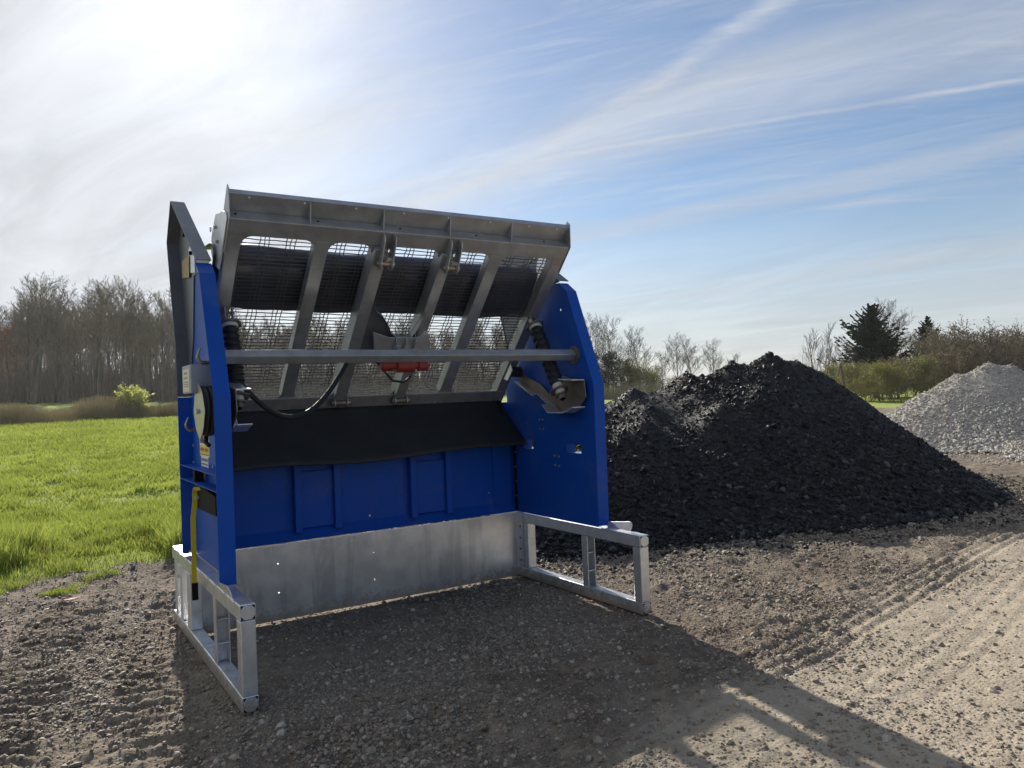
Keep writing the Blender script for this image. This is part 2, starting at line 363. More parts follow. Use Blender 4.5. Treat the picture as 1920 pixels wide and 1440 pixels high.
RX, RY = 0.8435, -0.5371      # camera-right on the ground, used as the yard's long axis
FX, FY = 0.5371, 0.8435
def yard_lv(x, y):
    dx = x - CAM.x; dy = y - CAM.y
    return dx * RX + dy * RY, dx * FX + dy * FY
def terrain(x, y):
    """large-scale height: level yard, the field rising gently to the left behind it"""
    l, v = yard_lv(x, y); a = l / np.maximum(v, 1.0)
    wgt = np.clip(0.47 - 0.95 * a, 0, 1.15)
    rise = np.interp(v, [-50, 9, 20, 50, 110, 160, 400, 1500], [0, 0, 0.22, 1.12, 3.1, 4.3, 6.0, 8.0])
    return rise * wgt
def grass_mask(x, y):
    """1 in the field, 0 on the gravel yard: the yard's edge runs left to right behind the machine"""
    edge = np.interp(x, [-30, -6, -1.3, 0.4, 3, 8, 14, 22, 40], [3.2, 4.6, 5.55, 5.35, 6.6, 9.8, 12.5, 16, 26])
    e = edge + 0.55 * fbm(x, y, 0.9, 4, 40)
    return sstep(-0.12, 0.12, y - e)
def tracks(x, y):
    """tyre and track marks pressed into the yard"""
    z = np.zeros_like(x)
    # ribbed tyre marks running past the front right
    for (x0, y0, x1, y1, wd, amp, n) in ((1.2, -1.62, 7.4, -0.56, 0.24, 0.013, 4), (1.9, -2.35, 8.0, -1.10, 0.22, 0.0045, 3), (2.2, -2.95, 9, -2.3, 0.2, 0.003, 2)):
        dx, dy = x1 - x0, y1 - y0; L = math.hypot(dx, dy)
        t = ((x - x0) * dx + (y - y0) * dy) / L; d = ((y - y0) * dx - (x - x0) * dy) / L + 0.06 * np.sin(t * 0.7)
        m = sstep(wd * 1.15, wd * 0.9, np.abs(d)) * sstep(-1.5, 0.3, t) * (0.65 + 0.35 * sstep(-0.2, 0.2, fbm(t, d, 1.2, 3, 61)))
        z = z + m * (amp * np.cos(d / wd * math.pi * n) - amp * 0.9 + 0.15 * amp * np.sin(t * 46 + 3 * d / wd))
    # lugged track prints crossing the left foreground
    for (x0, y0, x1, y1, wd, amp, per) in ((-0.95, -2.2, 0.5, 4.8, 0.28, 0.026, 0.15), (-1.75, -1.8, -0.4, 5.0, 0.28, 0.026, 0.16), (0.65, -2.9, 1.05, 0.6, 0.26, 0.018, 0.14), (-2.6, -1.2, -1.4, 5, 0.26, 0.02, 0.15)):
        dx, dy = x1 - x0, y1 - y0; L = math.hypot(dx, dy)
        t = ((x - x0) * dx + (y - y0) * dy) / L; d = ((y - y0) * dx - (x - x0) * dy) / L
        wob = 0.05 * fbm(t, d, 2.5, 3, 71)
        m = sstep(wd * 1.1, wd * 0.85, np.abs(d)) * sstep(-0.3, 0.2, t) * sstep(0.3, -0.2, t - L) * (0.35 + 0.65 * sstep(-0.15, 0.25, fbm(t, d, 1.3, 3, 77)))
        z = z + m * (amp * np.tanh(2.2 * np.sin((t + wob + 0.25 * np.abs(d)) * math.tau / per)) - amp * 0.8)
    return z
def soil(x, y):
    """0 = loose dark gravelly soil (left and under the machine), 1 = pale packed dirt (right)"""
    s = y + 0.22 * (x - 3.0)                       # packed strip lies in front right
    return np.clip(sstep(0.15, -0.75, (y - (-1.18 + 0.17 * (x - 2.2))) + 0.5 * fbm(x, y, 0.8, 4, 90)) * sstep(0.9, 1.9, x) + 0.35 * sstep(0.1, 0.45, fbm(x, y, 0.7, 4, 95)), 0, 1)
def ground_z(x, y):
    g = grass_mask(x, y); s = soil(x, y); l, v = yard_lv(x, y)
    near = sstep(40, 14, np.hypot(x - CAM.x, y - CAM.y))
    z = terrain(x, y) + near * ((1 - g) * (0.05 * fbm(x, y, 0.5, 3, 20) + (0.045 - 0.035 * s) * fbm(x, y, 3.1, 4, 30) + (0.034 - 0.029 * s) * fbm(x, y, 11, 4, 33, 0.6) + (1 - s) * 0.022 * np.maximum(0, fbm(x, y, 6.5, 3, 37) - 0.12) + tracks(x, y)) + g * (0.05 + 0.16 * fbm(x, y, 0.8, 4, 25)))
    flat = np.maximum(np.abs(x - 1.67) - 1.9, np.abs(y - 1.2) - 1.5)      # level where the stand rests
    return z * (0.22 + 0.78 * sstep(-0.25, 0.35, flat)) - 0.008 * sstep(0.3, -0.2, flat)

# ------------------------------------------------------------------ the ground: one sheet to the horizon
def ground_material():
    m = bpy.data.materials.new('ground'); m.use_nodes = True; t = NT(m.node_tree); b = t.n['Principled BSDF']
    o = t.node('ShaderNodeTexCoord').outputs['Object']
    ag = t.node('ShaderNodeAttribute', attribute_name='grass').outputs['Fac']; as_ = t.node('ShaderNodeAttribute', attribute_name='soil').outputs['Fac']
    ad = t.node('ShaderNodeAttribute', attribute_name='dust').outputs['Fac']
    n1 = t.noise(o, 1.1, 6, 0.6); n2 = t.noise(o, 7.0, 8, 0.7); n3 = t.noise(o, 60.0, 6, 0.7)
    loose = t.mix(t.ramp(n2, 0.35, 0.68), (0.135, 0.108, 0.083), (0.275, 0.228, 0.175))
    loose = t.mix(t.math('MULTIPLY', t.ramp(n3, 0.42, 0.72), 0.6), loose, (0.33, 0.285, 0.23))
    packed = t.mix(t.ramp(n2, 0.3, 0.72), (0.31, 0.262, 0.198), (0.44, 0.38, 0.295))
    packed = t.mix(t.math('MULTIPLY', t.ramp(n3, 0.45, 0.75), 0.55), packed, (0.23, 0.195, 0.155))
    loose = t.mix(t.math('MULTIPLY', t.ramp(t.noise(o, 0.9, 5, 0.62, 0.8), 0.44, 0.62), 0.5), loose, t.mix(t.ramp(n2, 0.35, 0.7), (0.070, 0.050, 0.036), (0.15, 0.115, 0.085)))
    dirt = t.mix(t.math('ADD', as_, t.math('MULTIPLY', t.math('SUBTRACT', n1, 0.5), 0.5), clamp=True), loose, packed)
    dirt = t.mix(ad, dirt, t.mix(t.ramp(n3, 0.4, 0.7), (0.030, 0.029, 0.030), (0.10, 0.095, 0.09)))      # black fines spilled round the pile
    gn = t.noise(o, 0.8, 6, 0.6); gf = t.noise(o, 14.0, 8, 0.75)
    grass = t.mix(t.ramp(gn, 0.35, 0.65), (0.25, 0.32, 0.060), (0.33, 0.375, 0.085))
    grass = t.mix(t.math('MULTIPLY', t.ramp(gf, 0.48, 0.70), 0.6), grass, (0.10, 0.145, 0.022))
    col = t.mix(ag, dirt, grass)
    t.l.new(col, b.inputs['Base Color']); b.inputs['Roughness'].default_value = 0.95; b.inputs['Specular IOR Level'].default_value = 0.15
    v = t.node('ShaderNodeTexVoronoi'); v.inputs['Scale'].default_value = 42.0; t.l.new(o, v.inputs['Vector'])
    h = t.math('ADD', t.math('MULTIPLY', n3, 0.9), t.math('MULTIPLY', v.outputs['Distance'], -0.8))
    bn = t.node('ShaderNodeBump'); bn.inputs['Distance'].default_value = 0.016
    t.l.new(t.math('SUBTRACT', 0.85, t.math('MULTIPLY', as_, 0.35)), bn.inputs['Strength'])
    t.l.new(h, bn.inputs['Height']); t.l.new(bn.outputs[0], b.inputs['Normal'])
    MATS['ground'] = m
ground_material()

# ---- the two heaps: height over the yard
BLACK_RIDGE = [(10.1, 4.15, 2.34), (10.6, 3.95, 2.14), (9.4, 4.4, 2.16), (8.6, 4.7, 1.96), (7.6, 5.0, 1.74), (6.6, 5.0, 1.52), (5.6, 4.7, 1.26),
               (11.5, 3.5, 0.80), (12.6, 2.8, 0.12), (13.4, 2.4, -0.2), (8.9, 3.4, 1.50), (7.9, 3.25, 1.42), (6.5, 3.5, 1.26), (5.1, 3.8, 1.0), (4.6, 3.5, 0.75), (8.4, 4.1, 1.62), (7.2, 4.2, 1.46), (6.0, 4.2, 1.22), (9.4, 3.7, 1.75)]
GREY_RIDGE = [(21.7, 6.1, 2.16), (22.2, 5.7, 2.02), (21.0, 6.6, 1.84), (20.2, 7.2, 1.24), (23.6, 5.0, 1.5), (25, 4.5, 1.3), (22.0, 4.3, 1.05), (20.6, 4.6, 0.75), (19.0, 4.0, 0.15), (17.6, 3.6, -0.12), (21, 3.0, 0.35), (17.2, 3.0, -0.08), (18.5, 2.7, 0.05), (20, 2.2, 0.2), (22, 2.5, 0.6), (24, 3, 0.9)]
def heap(x, y, ridge, slope, seed, amp, kk_=4.5):
    k = kk_; acc = 0
    for (a, b2, h) in ridge: acc = acc + np.exp(k * (h - slope * np.hypot(x - a, y - b2)))
    z = np.log(acc + 1e-9) / k + 0.10
    base = 0.10 * np.log1p(np.exp((z + 0.02) / 0.10))          # runs out softly at the toe
    return base * (1 + 0.05 * fbm(x, y, 0.9, 3, seed)) + amp * fbm(x, y, 1.7, 5, seed + 5, 0.6) * sstep(0.02, 0.4, base)
def black_z(x, y): return heap(x, y, BLACK_RIDGE, 0.80, 150, 0.022)
def grey_z(x, y): return heap(x, y, GREY_RIDGE, 0.74, 170, 0.05)

view_ang = math.atan2(FX, FY)
ang = np.concatenate([np.linspace(-math.pi, -0.85, 60, endpoint=False), np.linspace(-0.85, 0.85, 700), np.linspace(0.85, math.pi, 60)[1:]])
rad = np.concatenate([np.linspace(0.25, 2.6, 14, endpoint=False), 2.6 * (30 / 2.6) ** (np.linspace(0, 1, 430) ** 1.05), np.geomspace(31, 620, 60)])
A_, R_ = np.meshgrid(ang, rad, indexing='ij')
GXs = CAM.x + R_ * np.sin(A_ + view_ang); GYs = CAM.y + R_ * np.cos(A_ + view_ang)
GZs = ground_z(GXs, GYs)
na, nr = A_.shape
idx = np.arange(na * nr).reshape(na, nr)
F = np.stack([idx[:-1, :-1], idx[:-1, 1:], idx[1:, 1:], idx[1:, :-1]], -1).reshape(-1, 4)
ground = npmesh('ground', np.stack([GXs, GYs, GZs], -1).reshape(-1, 3), F, 'ground', smooth=True)
for nm, arr in (('grass', grass_mask(GXs, GYs)), ('soil', soil(GXs, GYs)), ('dust', np.clip(sstep(0.001, 0.07, black_z(GXs, GYs) + 0.012 * fbm(GXs, GYs, 1.6, 4, 210)), 0, 1) * 0.80)):
    at = ground.data.attributes.new(nm, 'FLOAT', 'POINT'); at.data.foreach_set('value', np.ascontiguousarray(arr, dtype=np.float32).ravel())
tag(ground, 'gravel yard and green field rolling off to the woods', kind='structure')

# ------------------------------------------------------------------ galvanised base stand
ROOT = Vector((1.67, 1.2, 0.0))
W, DR, H, T, YB = 3.33, 2.50, 0.659, 0.10, 1.869
base = tag(empty('base_stand', ROOT), 'galvanized steel base stand under the blue screening machine, open side frames', 'stand')
def tube_box(name, a, b, par, bevel=0.008, mat='galvanized'):
    return MB().box(a, b).build(name, mat, par, bevel=bevel)
for x0 in (0.0, W - T):
    side = empty('side_frame', ROOT); setparent(side, base)
    tube_box('top_rail', (x0, 0, H - T), (x0 + T, DR, H), side)
    tube_box('bottom_rail', (x0, 0, 0.0), (x0 + T, DR, T), side)
    tube_box('front_post', (x0 + 0.002, 0.004, T), (x0 + T - 0.002, 0.10, H - T), side)
    tube_box('rear_post', (x0 + 0.002, 1.70, T), (x0 + T - 0.002, 1.82, H - T), side)
    tube_box('rear_post', (x0 + 0.002, 2.06, T), (x0 + T - 0.002, 2.14, H - T), side)
    # open channels with round rungs: one in the middle, one at the far end
    for yc in (0.80, 2.40):
        m = MB(); m.box((x0 + 0.004, yc, T), (x0 + T - 0.004, yc + 0.008, H - T)); m.box((x0 + 0.004, yc - 0.075, T), (x0 + 0.012, yc, H - T)); m.box((x0 + T - 0.012, yc - 0.075, T), (x0 + T - 0.004, yc, H - T))
        m.build('rung_channel', 'galvanized', side, bevel=0.002)
        for zz in (0.235, 0.40):
            MB().tube([(x0 + 0.012, yc - 0.05, zz), (x0 + T - 0.012, yc - 0.05, zz)], 0.0075, 10).build('rung', 'galvanized', side, smooth=True)
    # end caps: octagonal plates tacked into the tube ends, near-black backing paints the shade of the corner gaps
    for z0 in (0.0, H - T):
        e = 0.007
        MB().box((x0 + e, -0.0015, z0 + e), (x0 + T - e, 0.002, z0 + T - e)).build('tube_end_shade', 'dark_hole', side)
        c = 0.020; q0, q1 = e + 0.001, T - e - 0.001
        poly = [(q0 + c, q0), (q1 - c, q0), (q1, q0 + c), (q1, q1 - c), (q1 - c, q1), (q0 + c, q1), (q0, q1 - c), (q0, q0 + c)]
        MB().prism([(x0 + u, z0 + v) for u, v in poly], -0.004, 0.0, _XZ).build('end_cap', 'galvanized', side, bevel=0.0008)
    # flared guide tab that the machine's panel drops between
    s = -1 if x0 == 0 else 1
    xo = x0 + (0.012 if s < 0 else T - 0.012)
    arc = [(0.22, H - 0.002), (0.62, H - 0.002), (0.56, H + 0.04)] + [(0.27 + 0.05 * math.cos(a), H + 0.028 + 0.045 * math.sin(a)) for a in np.linspace(math.pi / 2, math.pi, 6)]
    tilt = 0.55 if s > 0 else 0.25
    MB().prism(arc, 0, 0.008, lambda u, v, h: (xo + s * ((v - H) * tilt + h), u, v)).build('guide_tab', 'galvanized', side, bevel=0.002)
    # weld beads along the top rail's outer edge
    m = MB(); xw = x0 if s < 0 else x0 + T
    for k in range(9):
        yy = 0.12 + k * 0.27; m.tube([(xw, yy, H - 0.004), (xw, yy + 0.055, H - 0.004)], 0.0055, 6)
    m.build('weld_beads', 'galvanized', side, smooth=True, kind='stuff')
plate = MB().prism([(0.10, 0.008), (W - T, 0.008), (W - T, H), (0.10, H)], YB, YB + 0.008, _XZ,
                   holes=[[(cx - 0.007, cz - 0.007), (cx + 0.007, cz - 0.007), (cx + 0.007, cz + 0.007), (cx - 0.007, cz + 0.007)] for cx, cz in ((2.94, 0.535), (2.94, 0.315), (1.63, 0.47), (1.63, 0.22), (0.75, 0.5), (0.75, 0.25))]).build('back_plate', 'plate', base)
MB().box((0.10, YB - 0.0035, H - 0.012), (W - T - 0.03, YB - 0.0005, H - 0.0015)).build('plate_lip', 'galvanized', base)
m = MB().box((W - T - 0.034, YB - 0.006, 0.02), (W - T - 0.002, YB - 0.001, H - 0.004)); m.box((W - T - 0.007, YB - 0.09, 0.10), (W - T - 0.001, YB - 0.006, H - 0.004)); m.build('corner_angle', 'galvanized', base, bevel=0.001)
for z in (0.17, 0.285, 0.40, 0.515):
    MB().tube([(W - T - 0.007, YB - 0.045, z), (W - T - 0.015, YB - 0.045, z)], 0.011, 6).build('bolt', 'brown_steel', base)
for (x, z) in ((0.9, 0.60), (1.15, 0.585), (1.4, 0.60), (1.9, 0.59), (2.3, 0.60)):      # scrape marks left as raised weld stitches
    MB().box((x, YB - 0.003, z), (x + 0.07, YB - 0.0005, z + 0.004)).build('weld_stitch', 'galvanized', base)

# ------------------------------------------------------------------ the blue screening machine
mach = tag(empty('screening_machine', ROOT + Vector((0, 0, H))), 'blue soil screening machine with tilted steel screen deck on galvanized stand', 'machine')
XL, XR = 0.11, 3.23                       # inner faces of the side panels
PROF = [(0.545, 0.667), (1.955, 0.667), (1.955, 1.95), (2.10, 2.45), (1.75, 2.93), (1.02, 2.915), (0.895, 2.825), (0.54, 1.94)]
def strip(pts, x0, x1, th=0.007):
    """bent flange: follows pts (y, z) with width x0..x1"""
    m = MB(); P = [Vector((0, a, b)) for a, b in pts]; N = []
    for i in range(len(P)):
        d = (P[min(i + 1, len(P) - 1)] - P[max(i - 1, 0)]).normalized(); N.append(Vector((0, -d.z, d.y)))
    vs = []
    for p, n in zip(P, N):
        for x in (x0, x1):
            for h in (0, th): vs.append((x, p.y + n.y * h, p.z + n.z * h))
    fs = []
    for i in range(len(P) - 1):
        a, b = i * 4, (i + 1) * 4
        fs += [(a, a + 2, b + 2, b), (a + 1, b + 1, b + 3, a + 3), (a, b, b + 1, a + 1), (a + 2, a + 3, b + 3, b + 2)]
    e = (len(P) - 1) * 4; fs += [(0, 1, 3, 2), (e, e + 2, e + 3, e + 1)]
    return m.add(vs, fs)
def rect(y0, y1, z0, z1): return [(y0, z0), (y1, z0), (y1, z1), (y0, z1)]
HOLES = [rect(0.75, 0.975, 1.312, 1.402), rect(1.535, 1.71, 1.325, 1.42)]
dots = [(0.985, 2.66), (1.22, 2.17), (1.30, 2.50)]
def dotr(c): return [(c[0] + 0.011 * math.cos(a), c[1] + 0.014 * math.sin(a)) for a in np.linspace(0, math.tau, 7)[:-1]]
PROF_R = [(0.545, 0.667), (1.955, 0.667), (1.955, 1.50), (1.998, 1.55), (1.998, 1.95), (1.62, 2.30), (1.30, 2.93), (1.02, 2.915), (0.895, 2.825), (0.54, 1.94)]
WING = [(1.00, 2.93), (1.99, 3.585), (2.235, 3.295), (2.10, 2.80), (1.955, 2.40), (1.945, 1.97), (1.72, 2.45), (1.62, 2.92)]
WING_R = [(1.00, 2.93), (1.99, 3.585), (2.235, 3.295), (2.10, 2.80), (1.96, 2.40), (1.945, 1.97), (1.58, 2.25), (1.22, 2.9)]
for side_i, (xi, s) in enumerate(((XL, -1), (XR, 1))):
    right = s > 0
    pan = MB().prism(PROF_R if right else PROF, xi, xi + s * 0.006, _YZ, holes=(HOLES + [dotr(c) for c in dots]) if right else [dotr((0.96, 2.25))]).build('side_panel', 'blue_paint', mach)
    xa, xb = sorted((xi + s * 0.001, xi + s * (0.112 if not right else 0.12)))
    strip([(0.545, 0.672), (0.54, 1.94), (0.895, 2.825), (1.02, 2.915)], xa, xb).build('front_flange', 'blue_paint', pan, bevel=0.002)
    strip([(1.95, 0.672), (1.948, 1.96)], xa, xb).build('rear_flange', 'blue_paint', pan, bevel=0.002)
    # grey hopper wing bolted on behind the top
    wg = MB().prism(WING_R if right else WING, xi + s * 0.010, xi + s * 0.016, _YZ).build('hopper_wing', 'grey_paint', mach, label='grey steel hopper wing rising above the rear')
    strip([(1.00, 2.935), (1.995, 3.59)], xa, xb).build('wing_flange', 'grey_paint', wg, bevel=0.002)
    strip([(1.995, 3.59), (2.24, 3.295), (2.10, 2.80), (1.962, 2.40), (1.952, 1.97)], xa, xb).build('wing_flange', 'grey_paint', wg, bevel=0.002)
    if right:
        for h in HOLES:
            (y0, z0), (y1, z1) = h[0], h[2]
            MB().box((xi + 0.001, y0, z0 - 0.008), (xi + 0.115, y1, z0 + 0.001)).build('pocket_sill', 'galvanized', pan)  # pale metal on the sill alone stands in for its sunlit edge
            m = MB(); m.box((xi + 0.007, y0 - 0.006, z0), (xi + 0.10, y0, z1)); m.box((xi + 0.007, y1, z0), (xi + 0.10, y1 + 0.006, z1)); m.box((xi + 0.007, y0, z1), (xi + 0.10, y1, z1 + 0.006))
            m.build('fork_pocket', 'blue_paint', pan)
        for (cy, cz) in ((1.40, 1.62), (1.34, 1.62), (1.40, 1.53), (1.34, 1.53), (1.165, 1.275), (1.10, 1.27), (1.165, 1.185), (1.10, 1.18), (1.33, 1.92)):
            MB().tube([(xi, cy, cz), (xi - 0.008, cy, cz)], 0.013, 6).build('bolt', 'galvanized_dull', pan)
    else:
        for zz in (1.41, 1.30):        # shelves inside the left panel's channel
            MB().prism([(0.0, 0.545), (xi - 0.004, 0.545), (xi - 0.004, 1.945), (0.0, 1.945)], zz - 0.006, zz, _XY).build('shelf', 'blue_paint', pan, bevel=0.0015)
        MB().box((0.02, 1.42, 1.3005), (0.085, 1.50, 1.4035)).build('shelf_spacer', 'black_steel', pan)
        for (cy, cz) in ((1.93, 1.56), (1.93, 1.42), (1.3, 1.43), (1.15, 1.43), (1.0, 1.43)):
            MB().tube([(xi - 0.004, cy - 0.02, cz), (xi - 0.016, cy - 0.02, cz)], 0.012, 6).build('bolt', 'galvanized', pan)
        # latch plate and tan sticker under the wing
        MB().prism([(1.52, 2.93), (1.74, 2.96), (1.76, 3.14), (1.66, 3.20), (1.53, 3.12)], 0.086, 0.094, _YZ).build('latch_plate', 'galvanized', wg, bevel=0.002)
        MB().prism([(1.72, 2.92), (2.02, 2.96), (2.02, 3.10), (1.70, 3.10)], 0.078, 0.080, _YZ).build('sticker', 'label_tan', wg)
        MB().tube([(0.086, 1.62, 3.10), (0.066, 1.62, 3.10)], 0.017, 6).build('bolt', 'black_steel', wg)
        MB().tube([(0.09, 1.90, 3.30), (0.07, 1.90, 3.30)], 0.017, 6).build('bolt', 'black_steel', wg)
# back panel: recessed sheet, sloped lower shelf, pairs of ribs with a shallow box between them
back = MB().box((XL + 0.001, 1.940, 0.69), (XR - 0.001, 1.947, 1.62)).build('back_panel', 'blue_paint', mach)
MB().prism([(1.868, 0.6675), (1.9395, 0.752), (1.9395, 0.762), (1.862, 0.672)], XL + 0.002, XR - 0.002, _YZ).build('sloped_shelf', 'blue_paint', back)
MB().box((XL + 0.001, 1.990, 1.56), (XR - 0.001, 1.996, 1.80)).build('upper_apron', 'blue_paint', back)
for xa, xb in ((0.915, 1.275), (2.03, 2.41)):
    for x in (xa, xb):
        MB().prism([(x, 0.735), (x + 0.062, 0.735), (x + 0.062, 1.55), (x, 1.55)], 1.862, 1.9395, _XZ).build('rib', 'blue_paint', back, bevel=0.004)
    MB().box((xa + 0.063, 1.905, 0.765), (xb - 0.001, 1.9393, 1.265)).build('rib_box', 'blue_paint', back, bevel=0.003)
MB().prism([(2.98, 0.78), (3.20, 0.715), (3.20, 1.55), (2.98, 1.55)], 1.922, 1.9394, _XZ).build('corner_post', 'blue_paint', back, bevel=0.002)
m = MB().box((XR - 0.03, 1.86, 0.68), (XR - 0.001, 1.868, 1.42)); m.build('corner_seam', 'black_steel', back)
for z in (0.83, 0.98, 1.13, 1.28):
    MB().tube([(XR - 0.016, 1.86, z), (XR - 0.016, 1.852, z)], 0.009, 6).build('bolt', 'brown_steel', back)
for (x, z) in ((2.93, 0.88), (1.63, 0.80)):
    MB().tube([(x, 1.9395, z), (x, 1.934, z)], 0.009, 8).build('bolt', 'galvanized', back)
# cross bar: square tube set on edge between the front corners
cb = 0.053; yc, zc_ = 0.80, 2.222
bar = MB().prism([(yc - cb, zc_), (yc, zc_ - cb), (yc + cb, zc_), (yc, zc_ + cb)], XL + 0.01, XR - 0.01, _YZ).build('cross_bar', 'deck_steel', mach, bevel=0.006)
for x, d in ((XL + 0.001, 1), (XR - 0.001, -1)):
    MB().tube([(x, yc, zc_), (x + d * 0.010, yc, zc_)], 0.085, 20).build('bar_flange', 'brown_steel', bar, smooth=True)
    for a in range(6):
        cy, cz = yc + 0.066 * math.cos(a * math.pi / 3 + 0.4), zc_ + 0.066 * math.sin(a * math.pi / 3 + 0.4)
        MB().tube([(x + d * 0.010, cy, cz), (x + d * 0.019, cy, cz)], 0.010, 6).build('bolt', 'zinc_gold', bar)

# ---- screen deck, tilted about 45 degrees: (x, s along the slope, n out of its back)
kk = 0.925; ln = math.hypot(1, kk)
ES = Vector((0, -kk, 1)) / ln; EN = Vector((0, 1, kk)) / ln; D0 = Vector((0, 1.92, 1.88))
def DK(x, s, n): return D0 + ES * s + EN * n + Vector((x, 0, 0))
def dbox(x0, x1, s0, s1, n0, n1): return MB().box((x0, s0, n0), (x1, s1, n1), M=lambda p: DK(p.x, p.y, p.z))
DX0, DX1 = 0.18, 3.15
deck = empty('screen_deck', ROOT + Vector((0, 0, 1.0))); setparent(deck, mach)
dbox(DX0, DX0 + 0.10, -0.04, 1.655, 0, 0.10).build('side_rail', 'deck_steel', deck, bevel=0.005)
dbox(DX1 - 0.115, DX1, -0.04, 1.655, 0, 0.10).build('side_rail', 'deck_steel', deck, bevel=0.005)
RIBS = ((0.825, 0.935, 0.0), (1.29, 1.40, -0.055), (1.885, 1.985, -0.055), (2.375, 2.495, 0.0))
for a, b, n0 in RIBS:
    dbox(a, b, 0.055, 1.655, n0, 0.088).build('cross_rib', 'deck_steel', deck, bevel=0.005)
tb = dbox(DX0, DX1, 1.656, 1.79, -0.004, 0.11).build('top_beam', 'deck_steel', deck, bevel=0.006)
# rounded corners of the openings under the beam
edges = [DX0 + 0.10] + [q for a, b, _ in RIBS for q in (a, b)] + [DX1 - 0.115]
for i in range(0, len(edges), 2):
    for x, d in ((edges[i], 1), (edges[i + 1], -1)):
        R = 0.085
        arc = [(x, 1.6555)] + [(x + d * R - d * R * math.cos(t), 1.6555 - R + R * math.sin(t)) for t in np.linspace(0, math.pi / 2, 7)]
        MB().prism(arc, 0.001, 0.010, lambda u, v, h: DK(u, v, h)).build('corner_gusset', 'deck_steel', tb)
        if i > 0 and d > 0 or i < len(edges) - 2 and d < 0:
            arc = [(x, 0.056)] + [(x + d * 0.07 - d * 0.07 * math.cos(t), 0.056 + 0.07 - 0.07 * math.sin(t)) for t in np.linspace(0, math.pi / 2, 6)]
            MB().prism(arc, 0.001, 0.008, lambda u, v, h: DK(u, v, h)).build('corner_gusset', 'deck_steel', tb)
# tail plate beyond the beam with stiffening gussets and a turned lip
tail = dbox(DX0, DX1, 1.78, 1.925, 0.111, 0.118).build('tail_plate', 'deck_steel', deck)
dbox(DX0, DX1, 1.918, 1.9245, 0.119, 0.172).build('turned_lip', 'galvanized_dull', tail)
for x in (0.76, 1.345, 1.935, 2.535):
    MB().prism([(1.7905, 0.020), (1.7905, 0.1105), (1.918, 0.1105)], x, x + 0.006, lambda u, v, h: DK(h, u, v)).build('gusset', 'galvanized_dull', tail)
for x in (0.32, 0.72, 1.12, 1.52, 1.92, 2.32, 2.72, 3.02):
    MB().tube([DK(x, 1.905, 0.1105), DK(x, 1.905, 0.106)], 0.008, 8).build('rivet', 'label_white', tail)
for x in (0.23, 0.83, 1.5, 2.2, 2.9):
    MB().tube([DK(x, 1.7905, 0.06), DK(x, 1.794, 0.06)], 0.009, 8).build('painted_hole', 'dark_hole', tail)  # raised near-black discs; the shade of a hole is put into the colour
for x, d in ((DX0, -1), (DX1, 1)):
    MB().prism([(1.52, -0.012), (1.80, -0.012), (1.925, 0.10), (1.955, 0.125), (1.955, 0.18), (1.78, 0.17), (1.52, 0.14)], x, x + d * 0.007, lambda u, v, h: DK(h, u, v)).build('end_plate', 'galvanized_dull', tail, bevel=0.002)
# ear plate at the left end with bolts
ear_arc = [(1.46, 0.012), (1.34, 0.02), (1.275, 0.20), (1.30, 0.32), (1.40, 0.365), (1.48, 0.365)] + [(1.59 + 0.05 * math.sin(t), 0.30 + 0.045 * math.cos(t)) for t in np.linspace(0.0, 1.7, 5)] + [(1.75, 0.16), (1.80, 0.06), (1.78, 0.012)]
for x, d in ((DX0 - 0.008, -1), (DX1 + 0.008, 1)):
    ear = MB().prism(ear_arc, x, x + d * 0.010, lambda u, v, h: DK(h, u, v)).build('ear_plate', 'galvanized', deck, bevel=0.002)
    for (s_, n_) in ((1.50, 0.15), (1.55, 0.27), (1.40, 0.24)):
        MB().tube([DK(x, s_, n_), DK(x + d * 0.026, s_, n_)], 0.013, 8).build('bolt', 'galvanized_dull', ear)
    ring = [DK(x + d * 0.02, 1.46 + 0.016 * math.cos(t), 0.385 + 0.016 * math.sin(t)) for t in np.linspace(0, math.tau, 13)[:-1]]
    MB().tube(ring, 0.005, 6, closed=True).build('eye_ring', 'galvanized', ear, smooth=True)
# plate along the lower end, with bolts
low = dbox(DX0 + 0.01, DX1 - 0.005, -0.092, 0.062, -0.012, -0.0015).build('lower_plate', 'galvanized_dull', deck, bevel=0.002)
for i, x in enumerate(np.linspace(0.42, 3.0, 9)):
    MB().tube([DK(x, -0.055, -0.012), DK(x, -0.055, -0.022)], 0.013, 6).build('bolt', 'galvanized_dull', low)
